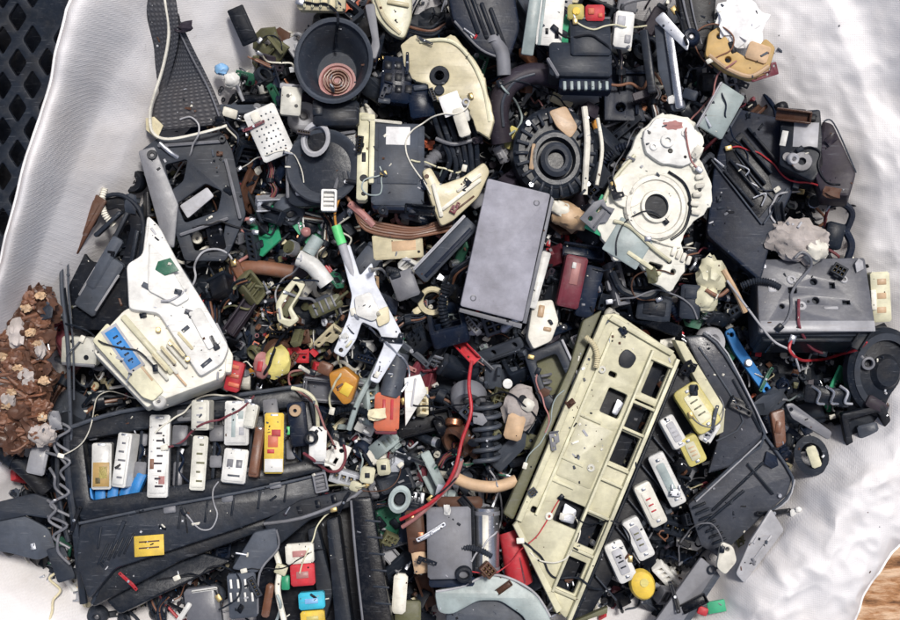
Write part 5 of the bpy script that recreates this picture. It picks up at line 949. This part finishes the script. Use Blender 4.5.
kind('housing', 'cracked cover', 'cover', [('shell', MAIN, [('plate', [(-20,-14),(8,-16),(20,-10),(16,0),(21,10),(2,15),(-6,9),(-18,13)], [circ(-10,-4,3), rect(6,-4,9,4)], 0, 4, {'bev':1.2})], None), ('rib', MAIN, [('box', -2,5,3.6, 26,2,4,-6)], None), ('rib', MAIN, [('box', 13,2,3.6, 2,18,4,-6)], None)])
kind('hose', 'corrugated hose', 'hose', [('hose', MAIN, [('tube', [(-30,-6,0),(-12,3,4),(10,4,4),(30,-5,0)], 5, {'seg':14,'sm':12,'ribs':1})], None)])
kind('hose', 'smooth hose stub', 'hose', [('hose', MAIN, [('tube', [(-22,5,0),(-4,0,4),(20,-6,0)], 5, {'seg':14})], None), ('clamp', 'steel', [('tube', [(-20,4.5,0.2),(-15,3,1.2)], 6, {'seg':14,'sm':0})], None)])
kind('screw', 'screw', 'screw', [('shank', 'steel', [('tube', [(-10,0,0),(8,0,0)], 1.8, {'ribs':1,'sm':0})], None), ('head', MAIN, [('tube', [(8,0,0),(11,0,0)], 4, {'sm':0,'seg':6})], None)])
kind('lever', 'slim lever', 'lever', [('arm', MAIN, [('plate', rounded([(-24,-3),(10,-5),(24,-3),(24,3),(10,2),(-24,3)], 2), [circ(-20,0,1.4), circ(20,0,1.4)], 0, 3, {'bev':.7})], None), ('pivot', 'steel', [('cyl', 0,-1.5,2.6,2.6,3,{'seg':12})], None)])
kind('clip', 'snap clip', 'clip', [('base', MAIN, [('box', 0,0,0, 16,11,3)], None), ('prong', MAIN, [('tube', [(-5,-3,2),(-6,-4,8),(-2,-4,12)], 1.3)], None), ('prong', MAIN, [('tube', [(5,3,2),(6,4,8),(2,4,12)], 1.3)], None)])
kind('lump', 'broken chunk', 'chunk', [('chunk', MAIN, [('blob', 0,0,3, 12,9,6, {'rough':.5,'seed':77,'sub':2,'freq':1.6})], None)])
kind('plate_shard', 'flat shard', 'shard', [('shard', MAIN, [('plate', [(-15,-6),(3,-12),(16,-4),(12,7),(-4,11)], [], 0, 2.6, {'bev':.5})], None)])
CN = dict(black='black', navy='dark navy', coal='charcoal', dgrey='dark grey', grey='grey', mgrey='mid-grey', lgrey='light grey', lav='lavender grey', teal='pale teal', white='white', bone='off-white', cream='cream', palecream='pale cream', panelcream='beige', darkgreylid='grey', frost='frosty white', oldwhite='aged white', yellow='yellow', lemon='lemon', gold='ochre', amber='amber', orange='orange', red='red', wine='wine red', pink='dusty pink', brown='brown', rust='rusty brown', tan='tan', olive='olive', green='green', lime='bright green', pcb='dark green', blue='blue', sky='sky blue', plum='plum black', aqua='aqua', steel='steel', copper='copper')
WEI = [('plug_connector',14),('relay',7),('blade_fuse',4),('wire',15),('wire_bundle',8),('bracket',8),('board',3),('knob',4),('collar',4),('housing',14),('hose',6),('screw',3),('lever',5),('clip',7),('lump',3),('plate_shard',6)]
def wpick(ws):
    t_ = rg.uniform(0, sum(w for _, w in ws))
    for k_, w in ws:
        t_ -= w
        if t_ <= 0: return k_
    return ws[0][0]
GROUPS = dict(plug_connector='small plug connectors in the heap', relay='small relays in the heap', blade_fuse='blade fuses in the heap', wire='loose wires in the heap', wire_bundle='wire bundles in the heap', bracket='small brackets in the heap', board='circuit board shards in the heap', knob='round knobs in the heap', collar='open collars in the heap', housing='broken housing pieces in the heap', hose='hoses in the heap', screw='screws in the heap', lever='slim levers in the heap', clip='snap clips in the heap', lump='broken chunks in the heap', plate_shard='flat shards in the heap')
placed = []; USED = set()
def free(x, y): return inpoly(x, y, HEAP) and not any(inpoly(x, y, m_) for m_ in MASK)
def side(dx, dy):
    if abs(dx) > 2*abs(dy): return 'right of' if dx > 0 else 'left of'
    if abs(dy) > 2*abs(dx): return 'below' if dy > 0 else 'above'
    return ('below and right of' if dx > 0 else 'below and left of') if dy > 0 else ('above and right of' if dx > 0 else 'above and left of')
def strew_small(target, smin, smax, gap, zlo, zhi, edge_ok=False):
    n = 0; tries = 0
    while n < target and tries < 60000:
        tries += 1
        x = rg.uniform(2, 898); y = rg.uniform(2, 618)
        if not free(x, y): continue
        if any((x-a)**2+(y-b_)**2 < (gap*(.7+.3*s_))**2 for a, b_, s_ in placed): continue
        key = wpick(WEI); noun, catg, parts, mains = rg.choice(KINDS[key])
        col = pick(x, y, rg)
        if key == 'board': col = rg.choice(['pcb', 'pcb', 'green', 'tan'])
        if key == 'blade_fuse': col = rg.choice(['red', 'blue', 'amber', 'white', 'lemon', 'rust', 'lgrey'])
        if key in ('hose', 'wire_bundle') and rg.random() < .6: col = rg.choice(['black', 'coal', 'navy'])
        if key == 'relay' and rg.random() < .5: col = rg.choice(['black', 'coal', 'grey', 'bone'])
        if key == 'wire' and rg.random() < .4: col = rg.choice(['lgrey', 'bone', 'rust', 'wine', 'teal', 'pink', 'mgrey', 'black'])
        s_ = rg.uniform(smin, smax); placed.append((x, y, s_)); n += 1
        near = sorted((((x-a)**2+(y-b_)**2), a, b_, ph) for a, b_, ph in LAND)
        size = 'tiny' if s_ < .72 else 'small' if s_ < 1.0 else 'stout' if s_ < 1.25 else 'large'
        cn = CN[col]; lab = None
        d, a, b_, ph = near[0]; d2, a2, b2, ph2 = near[1]
        for cand in (f'{cn} {noun} {side(x-a, y-b_)} {ph}', f'{size} {cn} {noun} {side(x-a, y-b_)} {ph}', f'{cn} {noun} between {ph} and {ph2}', f'{size} {cn} {noun} between {ph} and {ph2}',
                     f'{size} {cn} {noun} {side(x-a2, y-b2)} {ph2}', f'{cn} {noun} {side(x-near[2][1], y-near[2][2])} {near[2][3]}', f'{size} {cn} {noun} {side(x-a, y-b_)} {ph} towards {ph2}'):
            if cand not in USED and 4 <= len(cand.split()) <= 16: lab = cand; break
        if lab is None: lab = f'{cn} {noun} loose near {ph}'
        USED.add(lab)
        nm = {'plug_connector': 'plug_connector', 'board': 'circuit_board', 'lump': 'broken_chunk', 'housing': noun.replace(' ', '_')}.get(key, key)
        loc = at(x, y, bed_z(x, y)+rg.uniform(zlo, zhi)); ro = (rg.gauss(0, .55), rg.gauss(0, .55), rg.uniform(0, 6.28))
        if len(parts) == 1:
            root = bpy.data.objects.new(nm, parts[0][2]); COL.objects.link(root); obs = [root]
        else:
            root = bpy.data.objects.new(nm, None); root.empty_display_size = .01; COL.objects.link(root); obs = []
            for pn, pmt, me_, par in parts:
                o = bpy.data.objects.new(pn, me_); COL.objects.link(o); obs.append(o)
                ups = [q_ for q_ in obs[:-1] if q_.parent == root and q_.name.split('.')[0] in CHILD_OF.get(pn, ())]
                o.parent = ups[0] if ups else root
        for o, mn in zip(obs, mains):
            if mn:
                o.material_slots[0].link = 'OBJECT'; o.material_slots[0].material = MATS[col]
        root.location = loc; root.rotation_euler = ro; root.scale = (s_, s_, s_)
        root['label'] = lab; root['category'] = catg; root['group'] = GROUPS[key]
strew_small(190, 1.05, 1.6, 21, 6, 20)
strew_small(330, .55, .95, 12, 12, 30)

# ------------------------------------------------------------------ loose things lying on top, dropped onto whatever is under them
bpy.context.view_layer.update(); DG = bpy.context.evaluated_depsgraph_get()
NODROP = {'fabric_wall', 'hem', 'ground', 'lattice_panel'}
def top(x, y):
    """height (mm) of what is seen at (x, y), and its name"""
    d = at(x, y, 0)-co.location
    ok, loc, nrm, _, ob, _ = S.ray_cast(DG, co.location, d.normalized())
    return (loc.z/MM, ob.name.split('.')[0], nrm) if ok else (-60, 'ground', Vector((0, 0, 1)))
DR = ['black']*5+['coal']*3+['lgrey']*3+['bone']*2+['white', 'rust', 'wine', 'pink', 'teal', 'mgrey', 'steel', 'grey', 'navy', 'navy', 'brown', 'red', 'palecream', 'black', 'dgrey', 'mgrey', 'coal']
n = 0; tries = 0
while n < 62 and tries < 2000:
    tries += 1
    x, y = rg.uniform(60, 880), rg.uniform(10, 610)
    if inpoly(x, y, [(475,170),(560,185),(535,335),(450,315)]): continue
    a = rg.uniform(0, 6.28); step = rg.uniform(7, 13); pts = []; da = 0
    for i in range(rg.randint(6, 13)):
        h, nm_, _ = top(x, y)
        if nm_ in NODROP: break
        pts.append([x, y, h]); da = da*.5+rg.gauss(0, .34); a += da; x += step*math.cos(a); y += step*math.sin(a)
    if len(pts) < 6: continue
    if sum(inpoly(p[0], p[1], [(475,170),(560,185),(535,335),(450,315)]) for p in pts): continue
    r = rg.choice([.6, .75, .9, 1.1, 1.5]); hs_ = [p[2] for p in pts]
    for _ in range(2): hs_ = [max(hs_[i], (hs_[max(0, i-1)]+hs_[min(len(hs_)-1, i+1)])/2) for i in range(len(hs_))]
    z0 = hs_[0]; col = rg.choice(DR); near = sorted((((pts[0][0]-u)**2+(pts[0][1]-v)**2), u, v, ph) for u, v, ph in LAND); e_ = pts[-1]
    near2 = sorted((((e_[0]-u)**2+(e_[1]-v)**2), u, v, ph) for u, v, ph in LAND if ph != near[0][3])
    lab = f'{"thin" if r < 1 else "thick"} {CN[col]} cable from {near[0][3]} to {near2[0][3]}'
    if lab in USED or len(lab.split()) > 16: continue
    USED.add(lab); n += 1
    t = Thing('cable', lab, 'cable', pts[0][0], pts[0][1], z0+r, group='cables draped over the heap')
    # each point keeps its own perspective-true place
    P3 = [(at(p[0], p[1], h+r)-t.o.location)/MM for p, h in zip(pts, hs_)]
    b = B(0, 0, 1); b.tube([(q_.x, -q_.y, q_.z) for q_ in P3], r, 7, 5)
    o = bpy.data.objects.new('sheath', b.mesh('sheath', col)); COL.objects.link(o); o.parent = t.o
    b = B(0, 0, 1); q_ = P3[-1]; b.box(q_.x, -q_.y, q_.z-r, 5+r*2, 3+r*2, 2+r, math.degrees(a), .5)
    o = bpy.data.objects.new('end_terminal', b.mesh('end_terminal', rg.choice(['steel', 'bone', 'coal', 'brass']))); COL.objects.link(o); o.parent = t.o
# small pieces lying over the edges of the large ones
def edge_dist(x, y, poly):
    m = 1e9
    for i in range(len(poly)):
        a_ = Vector(poly[i-1]); b_ = Vector(poly[i]); ab = b_-a_; p = Vector((x, y)); t_ = max(0, min(1, (p-a_).dot(ab)/max(1e-6, ab.length_squared))); m = min(m, (p-a_-ab*t_).length)
    return m
n = 0; tries = 0; placed2 = []
SKIP = [(475,170),(560,185),(535,335),(450,315)]
while n < 110 and tries < 6000:
    tries += 1
    x, y = rg.uniform(30, 880), rg.uniform(4, 616)
    ins = [m_ for m_ in MASK if inpoly(x, y, m_)]
    if not ins or min(edge_dist(x, y, m_) for m_ in ins) > 9 or inpoly(x, y, SKIP): continue
    if any((x-u)**2+(y-v)**2 < 20**2 for u, v in placed2): continue
    h, nm_, nr = top(x, y)
    if nm_ in NODROP: continue
    key = wpick([('plug_connector',4),('blade_fuse',1),('bracket',4),('knob',1),('collar',2),('housing',3),('screw',3),('lever',4),('clip',5),('lump',3),('plate_shard',4),('hose',2)])
    noun, catg, parts, mains = rg.choice(KINDS[key]); col = pick(x, y, rg); s_ = rg.uniform(.35, .75)
    near = sorted((((x-u)**2+(y-v)**2), u, v, ph) for u, v, ph in LAND); lab = None
    for cand in (f'{CN[col]} {noun} lying on the edge of {near[0][3]}', f'small {CN[col]} {noun} lying against {near[0][3]} towards {near[1][3]}', f'{CN[col]} {noun} on top, {side(x-near[1][1], y-near[1][2])} {near[1][3]}'):
        if cand not in USED and len(cand.split()) <= 16: lab = cand; break
    if not lab: continue
    USED.add(lab); placed2.append((x, y)); n += 1
    nm = {'plug_connector': 'plug_connector', 'lump': 'broken_chunk', 'housing': noun.replace(' ', '_')}.get(key, key)
    root = bpy.data.objects.new(nm, None if len(parts) > 1 else parts[0][2]); COL.objects.link(root); obs = [root] if len(parts) == 1 else []
    if len(parts) > 1:
        for pn, pmt, me_, par in parts:
            o = bpy.data.objects.new(pn, me_); COL.objects.link(o); obs.append(o)
            ups = [q_ for q_ in obs[:-1] if q_.parent == root and q_.name.split('.')[0] in CHILD_OF.get(pn, ())]
            o.parent = ups[0] if ups else root
    for o, mn in zip(obs, mains):
        if mn: o.material_slots[0].link = 'OBJECT'; o.material_slots[0].material = MATS[col]
    root.location = at(x, y, h+1.0); root.rotation_euler = (rg.gauss(0, .2), rg.gauss(0, .2), rg.uniform(0, 6.28)); root.scale = (s_, s_, s_)
    root['label'] = lab; root['category'] = catg; root['group'] = GROUPS[key]
# crumbs of plastic, grit and clipped wire on the tops
bpy.context.view_layer.update(); DG = bpy.context.evaluated_depsgraph_get()
V = []; F = []; MI = []; cm = ['black', 'coal', 'grey', 'lgrey', 'bone', 'grey', 'brown', 'coal', 'steel', 'dgrey', 'mgrey', 'black']; made = 0
CLEAN = {'plate', 'sticker', 'label'}
for _ in range(4600):
    x, y = rg.uniform(40, 895), rg.uniform(2, 618); h, nm_, nr = top(x, y)
    if nm_ in NODROP and rg.random() > .03: continue
    if nm_ in CLEAN and rg.random() > .12: continue
    if nr.z < .5 or noise.noise(Vector((x*.03, y*.03, 4))) < rg.uniform(-.1, .35): continue
    s_ = rg.choice([.35, .45, .5, .6, .8, 1.2]); L_ = s_*rg.choice([1, 1, 1.6, 3.5]); mi = rg.randrange(len(cm))
    R = Euler((rg.gauss(0, .3), rg.gauss(0, .3), rg.uniform(0, 6.28))).to_matrix(); c_ = at(x, y, h+s_*.4); o = len(V)
    for p in ((-1,-1,-1),(1,-1,-1),(1,1,-1),(-1,1,-1),(-.8,-.7,1),(.7,-.8,1),(.8,.6,1),(-.6,.8,1)): V.append(tuple(c_+R@Vector((p[0]*L_, p[1]*s_, p[2]*s_*.5))*MM))
    F += [tuple(i+o for i in f) for f in ((0,3,2,1),(4,5,6,7),(0,1,5,4),(1,2,6,5),(2,3,7,6),(3,0,4,7))]; MI += [mi]*6
me = bpy.data.meshes.new('crumbs'); me.from_pydata(V, [], F)
for m_ in cm: me.materials.append(MATS[m_])
me.polygons.foreach_set('material_index', MI); me.update()
o = bpy.data.objects.new('grit', me); COL.objects.link(o); o['kind'] = 'stuff'; o['category'] = 'grit'; o['label'] = 'fine grit and plastic crumbs scattered over the tops of the scrap pieces'
